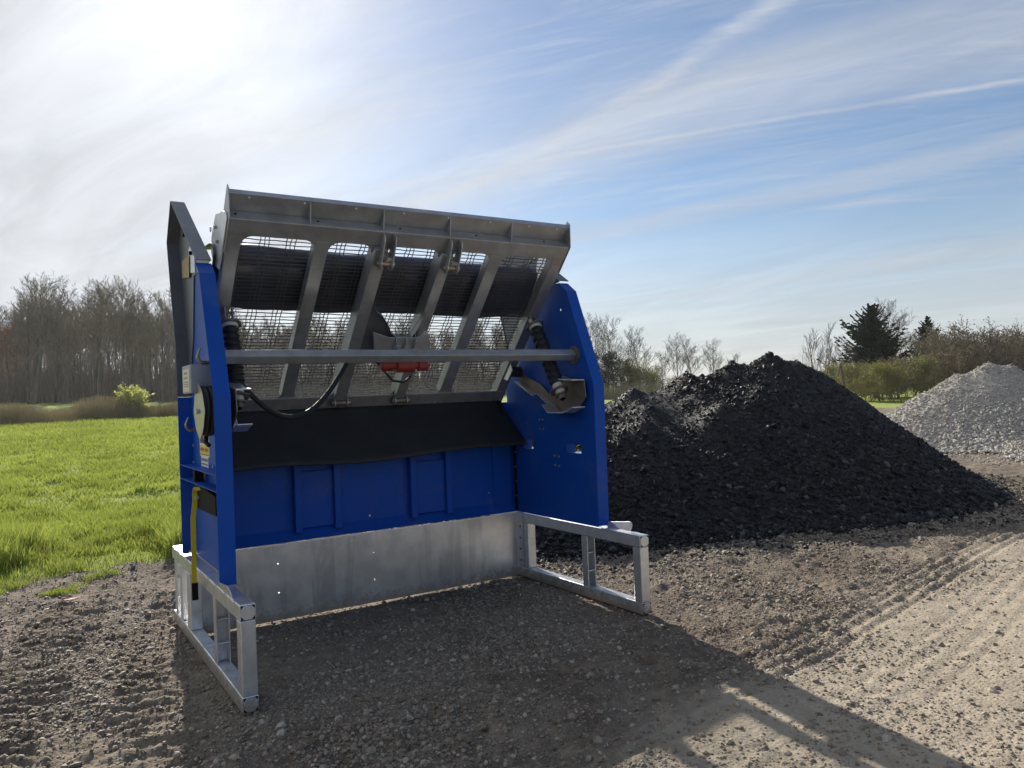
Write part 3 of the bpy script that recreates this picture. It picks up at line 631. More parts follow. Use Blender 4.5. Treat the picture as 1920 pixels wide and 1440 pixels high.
# woven wire: long slots, warp wires in threes
def wire_mesh():
    V = []; Fq = []; nside = 4
    xs0, xs1, s0, s1 = DX0 + 0.05, DX1 - 0.06, 0.0, 1.70
    def poly(P, r):
        P = np.array(P); m = len(P); b = len(V)
        for i in range(m):
            for k in range(nside):
                a = k * math.tau / nside + 0.78
                V.append(P[i] + (np.array(EN) * math.cos(a) + (np.array(ES) if r[1] == 0 else np.array((1, 0, 0))) * math.sin(a)) * r[0])
        for i in range(m - 1):
            for k in range(nside):
                Fq.append((b + i * nside + k, b + i * nside + (k + 1) % nside, b + (i + 1) * nside + (k + 1) % nside, b + (i + 1) * nside + k))
    nz = np.random.default_rng(3)
    groups = np.arange(xs0 + 0.05, xs1, 0.197)
    warp = np.sort(np.concatenate([groups - 0.034, groups, groups + 0.034]))
    for j, s in enumerate(np.arange(s0, s1, 0.0335)):
        js = s + nz.normal(0, 0.0012); P = []
        for q in np.linspace(xs0, xs1, 46):
            P.append(np.array(DK(q, js + 0.0025 * math.sin(q * 31.9 + (j % 2) * math.pi) + nz.normal(0, 0.0006), 0.094)))
        poly(P, (0.0042, 0))
    for i, x in enumerate(warp):
        P = []
        for q in np.arange(s0, s1, 0.0335 / 1.0):
            k = int(round(q / 0.0335)); P.append(np.array(DK(x + nz.normal(0, 0.0012) + 0.003 * math.sin(k * 1.57 + i), q, 0.094 + 0.004 * (1 if (k + i) % 2 else -1))))
        poly(P, (0.0040, 1))
    return np.array(V), np.array(Fq)
V_, F_ = wire_mesh()
wm = npmesh('wire_mesh', V_, F_, 'wire_steel', deck); wm['kind'] = 'stuff'
# lug pairs with pins on the two carrying ribs, top and bottom
for rx in (1.345, 1.935):
    lug = empty('lug', ROOT + Vector((0, 0, 1.0)))
    lug.name = 'lug_pair'; setparent(lug, deck)
    for dx in (-0.01, 0.085):
        poly = [(1.775, -0.005), (1.52, -0.005), (1.50, -0.06)] + [(1.545 + 0.048 * math.cos(t), -0.085 + 0.048 * math.sin(t)) for t in np.linspace(math.pi, math.pi * 1.75, 7)] + [(1.74, -0.075), (1.775, -0.05)]
        MB().prism(poly, rx + dx, rx + dx + 0.011, lambda u, v, h: DK(h, u, v)).build('lug_plate', 'galvanized_dull', lug, bevel=0.002)
        MB().tube([DK(rx + dx - 0.006, 1.545, -0.085), DK(rx + dx + 0.017, 1.545, -0.085)], 0.036, 14).build('washer', 'galvanized_dull', lug, smooth=True)
    MB().tube([DK(rx - 0.035, 1.545, -0.085), DK(rx + 0.12, 1.545, -0.085)], 0.024, 14).build('pin', 'zinc_gold', lug, smooth=True)
    dbox(rx + 0.001, rx + 0.085, 1.60, 1.607, -0.075, -0.004).build('lug_web', 'galvanized_dull', lug)
    for dx in (-0.02, 0.10):
        MB().tube([DK(rx - 0.03 + dx, 0.02, -0.045), DK(rx - 0.018 + dx, 0.02, -0.045)], 0.042, 16).build('washer', 'galvanized_dull', lug, smooth=True)
    MB().tube([DK(rx - 0.07, 0.02, -0.045), DK(rx + 0.11, 0.02, -0.045)], 0.026, 14).build('pin', 'brown_steel', lug, smooth=True)
# cradle between the carrying ribs, with the red vibrator under it
cur = [(1.40, 1.12), (1.44, 1.07), (1.50, 1.03), (1.56, 0.96), (1.62, 0.86), (1.68, 0.815), (1.76, 0.80), (1.82, 0.82), (1.85, 0.90), (1.884, 1.08), (1.884, 0.55), (1.40, 0.55)]
cr = MB().prism(cur, -0.050, -0.042, lambda u, v, h: DK(u, v, h)).build('cradle_web', 'grey_paint', deck)
pts = [DK(u, v, -0.05) for u, v in cur[:10]]
edge = MB(); vs = []
for p in pts: vs += [p + EN * 0.0, p + EN * -0.05]
edge.add(vs, [(2 * i, 2 * i + 1, 2 * i + 3, 2 * i + 2) for i in range(len(pts) - 1)]).build('cradle_flange', 'deck_steel', cr)
mt = MB().prism([(1.44, 0.885), (1.60, 0.83), (1.86, 0.83), (1.96, 0.885), (2.03, 0.70), (1.50, 0.68)], -0.118, -0.108, lambda u, v, h: DK(u, v, h)).build('motor_mount', 'galvanized', deck, bevel=0.002)
for x in (1.66, 1.755, 1.845):
    MB().prism([(0.70, -0.1185), (0.83, -0.1185), (0.90, -0.055), (0.895, -0.05), (0.81, -0.155), (0.70, -0.140)], x, x + 0.007, lambda u, v, h: DK(h, u, v)).build('mount_gusset', 'galvanized_dull', mt)
motor = empty('vibrator_motor', ROOT + Vector((0, 0, 1.0))); setparent(motor, deck)
pr_, r_ = [], []
for x, r in ((1.56, 0.03), (1.575, 0.044), (1.66, 0.046), (1.665, 0.035), (1.70, 0.035), (1.705, 0.060), (1.87, 0.060), (1.875, 0.035), (1.91, 0.035), (1.915, 0.046), (2.0, 0.044), (2.015, 0.03)):
    pr_.append(DK(x, 0.575, -0.195)); r_.append(r)
MB().tube(pr_, r_, 22).build('motor_body', 'motor_red', motor, smooth=True)
dbox(1.70, 1.88, 0.58, 0.72, -0.15, -0.119).build('motor_foot', 'galvanized_dull', motor, bevel=0.004)
MB().tube([DK(1.50, 0.62, -0.10), DK(1.58, 0.54, -0.17), DK(1.68, 0.46, -0.26), DK(1.78, 0.455, -0.28), DK(1.86, 0.49, -0.24)], 0.011, 8).build('motor_lead', 'rubber', motor, smooth=True)
MB().tube([DK(DX0 - 0.02 + 2.9, 0.33, -0.02), DK(DX0 + 3.02, 0.33, -0.02)], 0.055, 16).build('pivot_boss', 'rubber', deck, smooth=True)
MB().prism([(0.26, -0.075), (0.40, -0.075), (0.43, -0.002), (0.22, -0.002)], DX1 - 0.10, DX1 - 0.086, lambda u, v, h: DK(h, u, v)).build('pivot_ear', 'galvanized', deck, bevel=0.002)
# ---- rubber: curtain lying over the upper deck, rounded at its top; and the flap under the lower end
prof = [(0.915, 0.125), (1.00, 0.126), (1.12, 0.127), (1.24, 0.130), (1.32, 0.134), (1.365, 0.142), (1.395, 0.156), (1.415, 0.180), (1.425, 0.210), (1.42, 0.250), (1.40, 0.295), (1.36, 0.35), (1.30, 0.42), (1.22, 0.50)]
vs = []; fs = []; NXc = 40
for i in range(NXc + 1):
    x = 0.14 + (3.055 - 0.14) * i / NXc
    for j, (s_, n_) in enumerate(prof):
        sag = -0.05 * (1 - i / NXc) * 0 + 0.006 * math.sin(i * 0.9 + j * 0.4)
        vs.append(DK(x, s_ + 0.01 * math.sin(i * 0.35) - 0.02 * (i / NXc), n_ + sag))
npf = len(prof)
for i in range(NXc):
    for j in range(npf - 1):
        a = i * npf + j; fs.append((a, a + npf, a + npf + 1, a + 1))
cur_o = MB().add(vs, fs).build('rubber_curtain', 'curtain_rubber', mach, smooth=True)
cur_o.modifiers.new('thick', 'SOLIDIFY').thickness = 0.010
vs = []; fs = []; NXf, NJ = 60, 12
for i in range(NXf + 1):
    u = i / NXf; x = 0.125 + (3.215 - 0.125) * u
    zb = 1.315 + 0.055 * u + 0.012 * math.sin(u * 9) ; yb = 1.64 - 0.03 * u
    for j in range(NJ + 1):
        t = j / NJ
        y = 1.972 + (yb - 1.972) * (t ** 1.25) + 0.012 * math.sin(t * 3.1) + 0.006 * math.sin(u * 14) * t
        z = 1.825 + (zb - 1.825) * t + 0.01 * math.sin(u * 11) * t
        xx = x if u < 0.98 else x - 0.085 * (1 - t)
        vs.append((xx, y, z))
for i in range(NXf):
    for j in range(NJ):
        a = i * (NJ + 1) + j; fs.append((a, a + 1, a + NJ + 2, a + NJ + 1))
fl = MB().add(vs, fs).build('rubber_flap', 'rubber', mach, smooth=True); fl.modifiers.new('thick', 'SOLIDIFY').thickness = 0.012
# ---- the two spring struts with their seats
def strut(top, bot, xs, s):
    st = empty('spring_strut', ROOT + Vector((0, 0, 1.0))); setparent(st, mach)
    top, bot = Vector(top), Vector(bot); ax = (bot - top).normalized(); L = (bot - top).length
    q = Vector((1, 0, 0)); q = (q - ax * q.dot(ax)).normalized(); r2 = ax.cross(q)
    P = []; R = []
    ncoil = 9; m = 6
    for i in range(ncoil * m + 1):
        t = i / (ncoil * m); P.append(top + ax * (0.07 + t * (L - 0.17))); R.append(0.046 + 0.016 * abs(math.sin(t * ncoil * math.pi)) ** 0.6)
    MB().tube(P, R, 22).build('spring_boot', 'rubber', st, smooth=True)
    # coil wire winding round the boot
    turns = 9; hp = []
    for i in range(turns * 14 + 1):
        t = i / (turns * 14); a = t * turns * math.tau
        hp.append(top + ax * (0.085 + t * (L - 0.20)) + (q * math.cos(a) + r2 * math.sin(a)) * 0.058)
    MB().tube(hp, 0.0095, 7).build('coil', 'rubber', st, smooth=True)
    MB().tube([top + ax * 0.035, top + ax * 0.048], 0.086, 24).build('top_cap', 'brown_steel', st, smooth=True)
    MB().tube([top + ax * 0.048, top + ax * 0.075], 0.062, 22).build('top_bush', 'white_plastic', st, smooth=True)
    for d in (-0.028, 0.028):
        MB().prism([(-0.10, -0.022), (0.036, -0.03), (0.036, 0.03), (-0.10, 0.022)], d - 0.004, d + 0.004, lambda u, v, h: top + ax * u + r2 * v + q * h).build('clevis', 'galvanized_dull', st)
    MB().tube([top - ax * 0.06 - q * 0.045, top - ax * 0.06 + q * 0.045], 0.012, 8).build('pin', 'brown_steel', st, smooth=True)
    MB().tube([bot - ax * 0.105, bot - ax * 0.045], 0.050, 22).build('bottom_bush', 'white_plastic', st, smooth=True)
    MB().tube([bot - ax * 0.045, bot - ax * 0.037], 0.095, 6).build('spring_seat', 'brown_steel', st)
    MB().tube([bot - ax * 0.037, bot + ax * 0.0], 0.045, 20).build('bottom_bush', 'white_plastic', st, smooth=True)
    MB().tube([bot + ax * 0.0, bot + ax * 0.012], 0.056, 20).build('washer', 'zinc_gold', st, smooth=True)
    MB().tube([bot + ax * 0.012, bot + ax * 0.05], 0.038, 6).build('nut', 'brown_steel', st)
    MB().tube([bot + ax * 0.045, bot + ax * 0.058], 0.022, 12).build('bolt_end', 'dark_hole', st, smooth=True)
    # bent cradle bracket bolted to the panel
    br = empty('spring_bracket', ROOT + Vector((0, 0, 1.0))); setparent(br, mach)
    cy, cz = bot.y, bot.z
    out = [(1.01, 2.04), (0.60, 1.985), (0.585, 1.83), (0.74, 1.69), (0.99, 1.69), (1.15, 1.865)]
    MB().prism(out, xs, xs - s * 0.008, _YZ).build('bracket_plate', 'brown_steel', br, bevel=0.002)
    xa, xb = sorted((xs - s * 0.005, xs - s * (0.15 if s > 0 else 0.11)))
    strip([(0.95, 2.045), (0.78, 2.00), (0.60, 1.99)], xa, xb, 0.008).build('bracket_flange', 'galvanized', br, bevel=0.002)
    strip([(0.60, 1.74), (0.76, 1.69), (0.99, 1.692), (1.08, 1.77)], xa, xb, 0.008).build('bracket_flange', 'galvanized', br, bevel=0.002)
    arm = [(1.70, 2.012), (1.385, 1.862), (1.31, 1.882), (1.0, 1.686), (1.10, 1.80), (1.32, 1.965), (1.70, 2.10)]
    MB().prism(arm, xs + s * 0.02, xs + s * 0.026, _YZ).build('bracket_arm', 'brown_steel', br)
    xa, xb = sorted((xs + s * 0.045, xs - s * 0.045))
    strip([(1.70, 2.012), (1.385, 1.862), (1.31, 1.882), (1.0, 1.686)], xa, xb, 0.006).build('arm_flange', 'galvanized', br)
strut((3.075, 1.215, 2.56), (3.055, 0.79, 1.865), 3.185, 1)
strut((0.262, 1.20, 2.53), (0.245, 0.93, 1.90), 0.155, -1)
# ---- supply cable sagging from the left post to the motor
cp = []
A0, A1, A2, A3 = Vector((0.27, 1.10, 2.09)), Vector((0.60, 1.15, 1.66)), Vector((0.86, 1.25, 1.62)), Vector((1.30, 1.52, 2.20))
for t in np.linspace(0, 1, 26):
    t = float(t); cp.append(A0 * (1 - t) ** 3 + A1 * 3 * t * (1 - t) ** 2 + A2 * 3 * t * t * (1 - t) + A3 * t ** 3)
MB().tube(cp, 0.021, 12).build('supply_cable', 'rubber', mach, smooth=True)
# ---- safety chain hanging behind the mesh at the right
m = MB(); ca = []
for t in np.linspace(0, 1, 26):
    t = float(t); ca.append(DK(2.55 + 0.46 * t, 1.60 - 0.42 * t * (1 - t) * 1.6 + 0.02 * t, 0.16))
for i in range(len(ca) - 1):
    c = (ca[i] + ca[i + 1]) / 2; d = (ca[i + 1] - ca[i]).normalized(); e = d.cross(EN if i % 2 else ES).normalized()
    m.tube([c + d * 0.020 * math.cos(t) + e * 0.010 * math.sin(t) for t in np.linspace(0, math.tau, 9)[:-1]], 0.0042, 5, closed=True)
m.build('safety_chain', 'zinc_gold', mach, smooth=True, kind='stuff')
MB().prism([(2.42, 1.36), (2.455, 1.35), (2.46, 1.40), (2.425, 1.41)], 0.118, 0.120, lambda u, v, h: DK(u, v, h)).build('red_tag', 'motor_red', mach)
# ---- control box with its sticker, cable reel, hooks, maker's plate: all on the left panel
cbx = MB().box((-0.095, 0.80, 1.972), (0.105, 1.12, 2.172)).build('control_box', 'box_grey', mach, bevel=0.006)
MB().box((-0.0975, 0.84, 1.985), (-0.0955, 1.09, 2.145)).build('sticker', 'label_cream', cbx)
for (y0, y1, z, h) in ((0.92, 0.97, 2.108, 0.016), (0.99, 1.03, 2.108, 0.016), (0.90, 1.04, 2.078, 0.010), (0.88, 1.06, 2.050, 0.006), (0.88, 1.06, 2.035, 0.006), (0.88, 1.05, 2.020, 0.006)):
    MB().box((-0.0985, y0, z), (-0.0976, y1, z + h)).build('print_line', 'label_faded_ink', cbx)
reel = empty('cable_reel', ROOT + Vector((0, 0, 1.0))); setparent(reel, mach)
ry, rz = 0.76, 1.845
for x in (-0.055, 0.082):
    lobes = [(ry + (0.175 + 0.022 * max(0, math.cos(4 * t)) ** 3) * math.cos(t), rz + (0.175 + 0.022 * max(0, math.cos(4 * t)) ** 3) * math.sin(t)) for t in np.linspace(0, math.tau, 49)[:-1]]
    MB().prism(lobes, x, x + 0.004, _YZ).build('reel_disc', 'reel_zinc', reel, bevel=0.001)
m = MB()
for layer, rr in enumerate((0.150, 0.160)):
    for k in range(4 - layer):
        xx = -0.036 + 0.032 * k + 0.016 * layer
        m.tube([(xx + 0.003 * math.sin(t * 3), ry + rr * math.cos(t), rz + rr * math.sin(t)) for t in np.linspace(0, math.tau, 33)[:-1]], 0.0165, 8, closed=True)
m.build('wound_cable', 'rubber', reel, smooth=True)
MB().tube([(-0.056, ry, rz), (-0.075, ry, rz)], 0.016, 8).build('axle', 'galvanized', reel, smooth=True)
MB().tube([(0.0, ry + 0.06, rz - 0.165), (-0.01, ry + 0.03, rz - 0.22), (0.005, ry + 0.0, rz - 0.24)], 0.016, 8).build('cable_end', 'rubber', reel, smooth=True)
for (hy, hz) in ((1.32, 1.735), (0.80, 2.215)):
    pts = [(0.104, hy, hz - 0.03), (0.02, hy, hz - 0.032)] + [(-0.01 - 0.035 * math.sin(t), hy, hz + 0.008 - 0.04 * math.cos(t)) for t in np.linspace(0, 1.9, 7)] + [(-0.028, hy, hz + 0.065)]
    MB().tube(pts, [0.013] * (len(pts) - 2) + [0.011, 0.006], 9).build('hook', 'zinc_gold', mach, smooth=True)
mk = MB().prism([(1.26, 1.50), (1.28, 1.487), (1.60, 1.487), (1.62, 1.50), (1.62, 1.66), (1.58, 1.67), (1.54, 1.69), (1.40, 1.69), (1.36, 1.67), (1.26, 1.665)], 0.100, 0.1035, _YZ).build('maker_plate', 'label_white', mach)
MB().box((0.0985, 1.275, 1.508), (0.0998, 1.605, 1.575)).build('yellow_band', 'label_yellow', mk)
for y0, y1 in ((1.29, 1.42), (1.45, 1.59)):
    MB().box((0.0975, y0, 1.53), (0.0984, y1, 1.556)).build('print_line', 'label_red', mk)
MB().box((0.0975, 1.28, 1.5015), (0.0998, 1.60, 1.507)).build('print_line', 'label_ink', mk)
for k in range(9):
    if k in (4,): continue
    y0 = 1.28 + 0.036 * k
    MB().box((0.0985, y0, 1.592), (0.0998, y0 + 0.026, 1.652)).build('print_letter', 'label_ink', mk)
lo_ = MB().box((0.100, 1.31, 1.41), (0.1035, 1.58, 1.4865)).build('lower_sticker', 'label_white', mach)
for k in range(8):
    y0 = 1.325 + 0.031 * k
    MB().box((0.0985, y0, 1.452), (0.0998, y0 + 0.021, 1.476)).build('print_letter', 'label_faded_ink', lo_)
MB().box((0.0985, 1.33, 1.425), (0.0998, 1.56, 1.437)).build('print_line', 'label_faded_ink', lo_)
# ---- strap winch and the yellow strap hooked to the stand
win = MB().prism([(0.62, 1.13), (1.15, 1.12)] + [(1.24 + 0.09 * math.sin(t), 1.205 - 0.085 * math.cos(t)) for t in np.linspace(0.1, 3.0, 9)] + [(1.1, 1.292), (0.62, 1.26)], 0.005, 0.014, _YZ).build('strap_winch', 'black_steel', mach, bevel=0.002)
MB().prism([(0.62, 1.13), (1.15, 1.12)] + [(1.24 + 0.09 * math.sin(t), 1.205 - 0.085 * math.cos(t)) for t in np.linspace(0.1, 3.0, 9)] + [(1.1, 1.292), (0.62, 1.26)], 0.082, 0.090, _YZ).build('winch_plate', 'black_steel', win)
MB().tube([(0.015, 1.22, 1.205), (0.081, 1.22, 1.205)], 0.062, 18).build('winch_drum', 'black_steel', win, smooth=True)
MB().tube([(0.004, 1.20, 1.205), (-0.018, 1.20, 1.205)], 0.014, 8).build('winch_axle', 'galvanized', win, smooth=True)
strap = tag(empty('ratchet_strap', (-0.02, 1.15, 0.5)), 'yellow webbing strap running from the left panel down to the stand', 'strap')
sp = [(1.12, 1.268), (1.16, 1.283), (1.20, 1.283), (1.235, 1.27), (1.26, 1.235), (1.262, 1.18), (1.255, 1.05), (1.245, 0.85), (1.235, 0.72), (1.225, 0.60), (1.215, 0.575)]
vs = []; fs = []
for i, (y, z) in enumerate(sp):
    xo = 0.0 if i < 6 else -0.014 - 0.02 * (i - 5) / 5
    for x in (-0.030, 0.006): vs.append((x + xo, y - 0.35 * (0.0), z))
for i in range(len(sp) - 1): a = 2 * i; fs.append((a, a + 1, a + 3, a + 2))
o = MB().add(vs, fs).build('webbing', 'strap_yellow', strap); o.modifiers.new('thick', 'SOLIDIFY').thickness = 0.004
MB().box((-0.063, 1.195, 0.455), (-0.020, 1.215, 0.58)).build('strap_hook', 'black_steel', strap, bevel=0.004)
MB().box((-0.066, 1.232, 0.80), (-0.012, 1.243, 0.815)).build('strap_keeper', 'strap_yellow', strap)

# ------------------------------------------------------------------ rocks: prototypes and scatter
def rock_mesh(name, mat, seed, flat=0.65, rough=0.22, sub=1):
    bm = bmesh.new(); bmesh.ops.create_icosphere(bm, subdivisions=sub, radius=0.5); r = random.Random(seed)
    sx, sy, sz = r.uniform(0.85, 1.25), r.uniform(0.75, 1.0), r.uniform(flat * 0.7, flat * 1.2)
    for v in bm.verts:
        k = 1 + r.uniform(-rough, rough); v.co = Vector((v.co.x * sx * k, v.co.y * sy * k, v.co.z * sz * k))
    for _ in range(3):       # broken faces
        n = Vector((r.uniform(-1, 1), r.uniform(-1, 1), r.uniform(-1, 1))).normalized(); d = r.uniform(0.28, 0.42)
        for v in bm.verts:
            e = v.co.dot(n) - d
            if e > 0: v.co -= n * e
    me = bpy.data.meshes.new(name); bm.to_mesh(me); bm.free(); me.materials.append(MATS[mat])
    return me
ROCKS = {}
def rock_set(key, mat, n, **kw):
    ms = [rock_mesh(key, mat, 100 + i * 7 + len(ROCKS) * 50, **kw) for i in range(n)]
    c = bpy.data.collections.new(key + '_kinds')
    for me in ms: c.objects.link(bpy.data.objects.new(key + '_kind', me))
    ROCKS[key] = (ms, c)
rock_set('stone', 'stone', 6, flat=0.62)
rock_set('chunk', 'chunk_black', 7, flat=0.55, rough=0.26)
rock_set('pebble', 'stone_grey', 5, flat=0.68, rough=0.14)

def scatter_tree(name, coll):
    g = bpy.data.node_groups.new(name, 'GeometryNodeTree')
    g.interface.new_socket('Geometry', in_out='INPUT', socket_type='NodeSocketGeometry'); g.interface.new_socket('Geometry', in_out='OUTPUT', socket_type='NodeSocketGeometry')
    n = g.nodes; l = g.links
    gi = n.new('NodeGroupInput'); go = n.new('NodeGroupOutput')
    ci = n.new('GeometryNodeCollectionInfo'); ci.inputs['Collection'].default_value = coll; ci.inputs['Separate Children'].default_value = True; ci.inputs['Reset Children'].default_value = True
    ip = n.new('GeometryNodeInstanceOnPoints'); ip.inputs['Pick Instance'].default_value = True
    def attr(nm, ty):
        a = n.new('GeometryNodeInputNamedAttribute'); a.data_type = ty; a.inputs['Name'].default_value = nm; return a.outputs['Attribute']
    e2r = n.new('FunctionNodeEulerToRotation'); l.new(attr('rot', 'FLOAT_VECTOR'), e2r.inputs[0])
    l.new(gi.outputs[0], ip.inputs['Points']); l.new(ci.outputs[0], ip.inputs['Instance']); l.new(attr('kind_index', 'INT'), ip.inputs['Instance Index'])
    l.new(e2r.outputs[0], ip.inputs['Rotation']); l.new(attr('size', 'FLOAT_VECTOR'), ip.inputs['Scale'])
    l.new(ip.outputs[0], go.inputs[0])
    return g
def scatter(name, key, P, size, rot, parent=None):
    ms, coll = ROCKS[key]
    me = bpy.data.meshes.new(name); me.vertices.add(len(P)); me.vertices.foreach_set('co', np.ascontiguousarray(P, dtype=np.float32).ravel())
    for nm, ty, arr in (('rot', 'FLOAT_VECTOR', rot), ('size', 'FLOAT_VECTOR', np.repeat(size[:, None], 3, 1))):
        a = me.attributes.new(nm, ty, 'POINT'); a.data.foreach_set('vector', np.ascontiguousarray(arr, dtype=np.float32).ravel())
    a = me.attributes.new('kind_index', 'INT', 'POINT'); a.data.foreach_set('value', RNG.integers(0, len(ms), len(P)).astype(np.int32))
    me.materials.append(ms[0].materials[0])
    o = link(bpy.data.objects.new(name, me)); md = o.modifiers.new('scatter', 'NODES'); md.node_group = scatter_tree(name, coll)
    if parent is not None: setparent(o, parent)
    o['kind'] = 'stuff'
    return o
def singles(name, key, P, size, rot, parent):
    ms = ROCKS[key][0]
    for i in range(len(P)):
        o = bpy.data.objects.new(name, ms[i % len(ms)]); o.location = P[i]; o.rotation_euler = rot[i]; o.scale = (size[i],) * 3
        COL.objects.link(o); setparent(o, parent)
def lay(n, tilt): return np.stack([RNG.normal(0, tilt, n), RNG.normal(0, tilt, n), RNG.uniform(0, math.tau, n)], -1)

# ---- loose stones over the yard, thick in the churned ground, thin on the packed strip
def yard_points(n, r0, r1, pw):
    r = r0 + (r1 - r0) * RNG.random(n) ** pw; a = RNG.uniform(-0.80, 0.80, n) + view_ang
    return CAM.x + r * np.sin(a), CAM.y + r * np.cos(a)
x, y = yard_points(520000, 2.8, 15.0, 1.25)
s_ = soil(x, y); g_ = grass_mask(x, y)
patch = sstep(-0.22, 0.30, fbm(x, y, 1.3, 4, 240))
keep = RNG.random(len(x)) < (0.26 + 0.70 * patch) * (1 - 0.74 * s_) * (1 - 0.97 * g_)
keep &= (black_z(x, y) < 0.16)
x, y = x[keep], y[keep]
size = np.clip(RNG.lognormal(math.log(0.0125), 0.58, len(x)), 0.005, 0.075)
P = np.stack([x, y, ground_z(x, y) + size * 0.02], -1)
big = np.argsort(-size / np.maximum(np.hypot(x - CAM.x, y - CAM.y), 3.0))[:280]
rest = np.ones(len(x), bool); rest[big] = False
rot = lay(len(x), 0.35)
gs = scatter('loose_gravel', 'stone', P[rest], size[rest], rot[rest]); tag(gs, 'loose grey gravel strewn over the yard', 'gravel', kind='stuff')
singles('stone', 'stone', P[big], size[big], rot[big], ground)

# ---- the heaps
def make_heap(name, zf, box, key, ridge, n, sizes, base_mat, label, res):
    x0, x1, y0, y1 = box
    nx, ny = int((x1 - x0) / res), int((y1 - y0) / res)
    X, Y = np.meshgrid(np.linspace(x0, x1, nx), np.linspace(y0, y1, ny), indexing='ij'); Z = zf(X, Y)
    gz = ground_z(X, Y) if name else 0
    Zt = np.where(Z > 0.045, gz + Z, gz - 0.12)
    ii = np.arange(nx * ny).reshape(nx, ny); Fq = np.stack([ii[:-1, :-1], ii[1:, :-1], ii[1:, 1:], ii[:-1, 1:]], -1).reshape(-1, 4)
    keepf = (Z.reshape(-1)[Fq].max(1) > 0.03)
    cx, cy = ridge[0][0], ridge[0][1]
    root = empty(name, (cx, cy, 0)); tag(root, label, 'pile')
    npmesh('mound', np.stack([X, Y, Zt], -1).reshape(-1, 3), Fq[keepf], base_mat, root, smooth=True)
    xs = RNG.uniform(x0, x1, n); ys = RNG.uniform(y0, y1, n)
    zz = zf(xs, ys); ok = zz > 0.03
    # only the flanks turned towards the yard and the crest carry separate pieces
    e = 0.08; dzx = (zf(xs + e, ys) - zf(xs - e, ys)) / (2 * e); dzy = (zf(xs, ys + e) - zf(xs, ys - e)) / (2 * e)
    facing = (dzx * (xs - CAM.x) + dzy * (ys - CAM.y)) / np.hypot(xs - CAM.x, ys - CAM.y)
    ok &= facing > -0.45
    xs, ys, zz, dzx, dzy = xs[ok], ys[ok], zz[ok], dzx[ok], dzy[ok]
    m = len(xs); md, sg, lo, hi = sizes
    coarse = 0.7 + 0.6 * sstep(1.6, 0.2, zz) + 0.5 * fbm(xs, ys, 0.8, 3, 260)      # the big pieces roll to the toe
    size = np.clip(RNG.lognormal(math.log(md), sg, m) * coarse, lo, hi)
    P = np.stack([xs, ys, ground_z(xs, ys) + zz + size * 0.12], -1)
    rot = np.stack([np.arctan(dzy) + RNG.normal(0, 0.5, m), -np.arctan(dzx) + RNG.normal(0, 0.5, m), RNG.uniform(0, math.tau, m)], -1)
    front = facing[ok] > 0.1
    order = np.argsort(-size * front); big = order[:280]; rest = order[280:]
    scatter('loose_' + key + 's', key, P[rest], size[rest], rot[rest], root)
    singles(key, key, P[big], size[big], rot[big], root)
    return root
def spill(name, zf, key, box, n, md, label, parent):
    xs = RNG.uniform(box[0], box[1], n); ys = RNG.uniform(box[2], box[3], n); zz = zf(xs, ys)
    dx_ = np.clip((0.05 - zz) / 0.05, 0, 1)
    k = (zz < 0.06) & (zz > 0.0001) & (RNG.random(n) < np.exp(-dx_ * 1.6) * 0.9); xs, ys = xs[k], ys[k]
    size = np.clip(RNG.lognormal(math.log(md), 0.5, len(xs)), 0.008, 0.08)
    return scatter(name, key, np.stack([xs, ys, ground_z(xs, ys) + np.maximum(zz[k], 0) * 0.6 + size * 0.1], -1), size, lay(len(xs), 0.5), parent)
pmat('black_fines', (0.012, 0.012, 0.014), 0.7, 0, 0.4, vscale=2.2, col2=(0.022, 0.022, 0.023), bump=0.9, bscale=45, wear=(0.05, 0.046, 0.04), wscale=1.3, wamt=0.6)
pmat('grey_fines', (0.40, 0.375, 0.335), 0.9, 0, 0.2, vscale=5, col2=(0.32, 0.30, 0.27), bump=0.9, bscale=30)
bp = make_heap('asphalt_pile', black_z, (2.9, 15.5, 0.2, 8.6), 'chunk', BLACK_RIDGE, 240000, (0.0235, 0.58, 0.009, 0.14), 'black_fines', 'large black pile of crushed asphalt beside the blue machine', 0.07)
gp = make_heap('gravel_pile', grey_z, (16.5, 28, 1.5, 11.5), 'pebble', GREY_RIDGE, 70000, (0.054, 0.34, 0.025, 0.12), 'grey_fines', 'pale grey gravel pile at the right edge, behind the black pile', 0.10)

spill('spilled_chunks', black_z, 'chunk', (2.6, 17, -0.8, 6), 160000, 0.022, '', bp)
spill('spilled_pebbles', grey_z, 'pebble', (13, 27, 0.5, 9), 40000, 0.045, '', gp)
spill('toe_stones', black_z, 'stone', (2.6, 17, -0.8, 6), 60000, 0.026, '', bp)

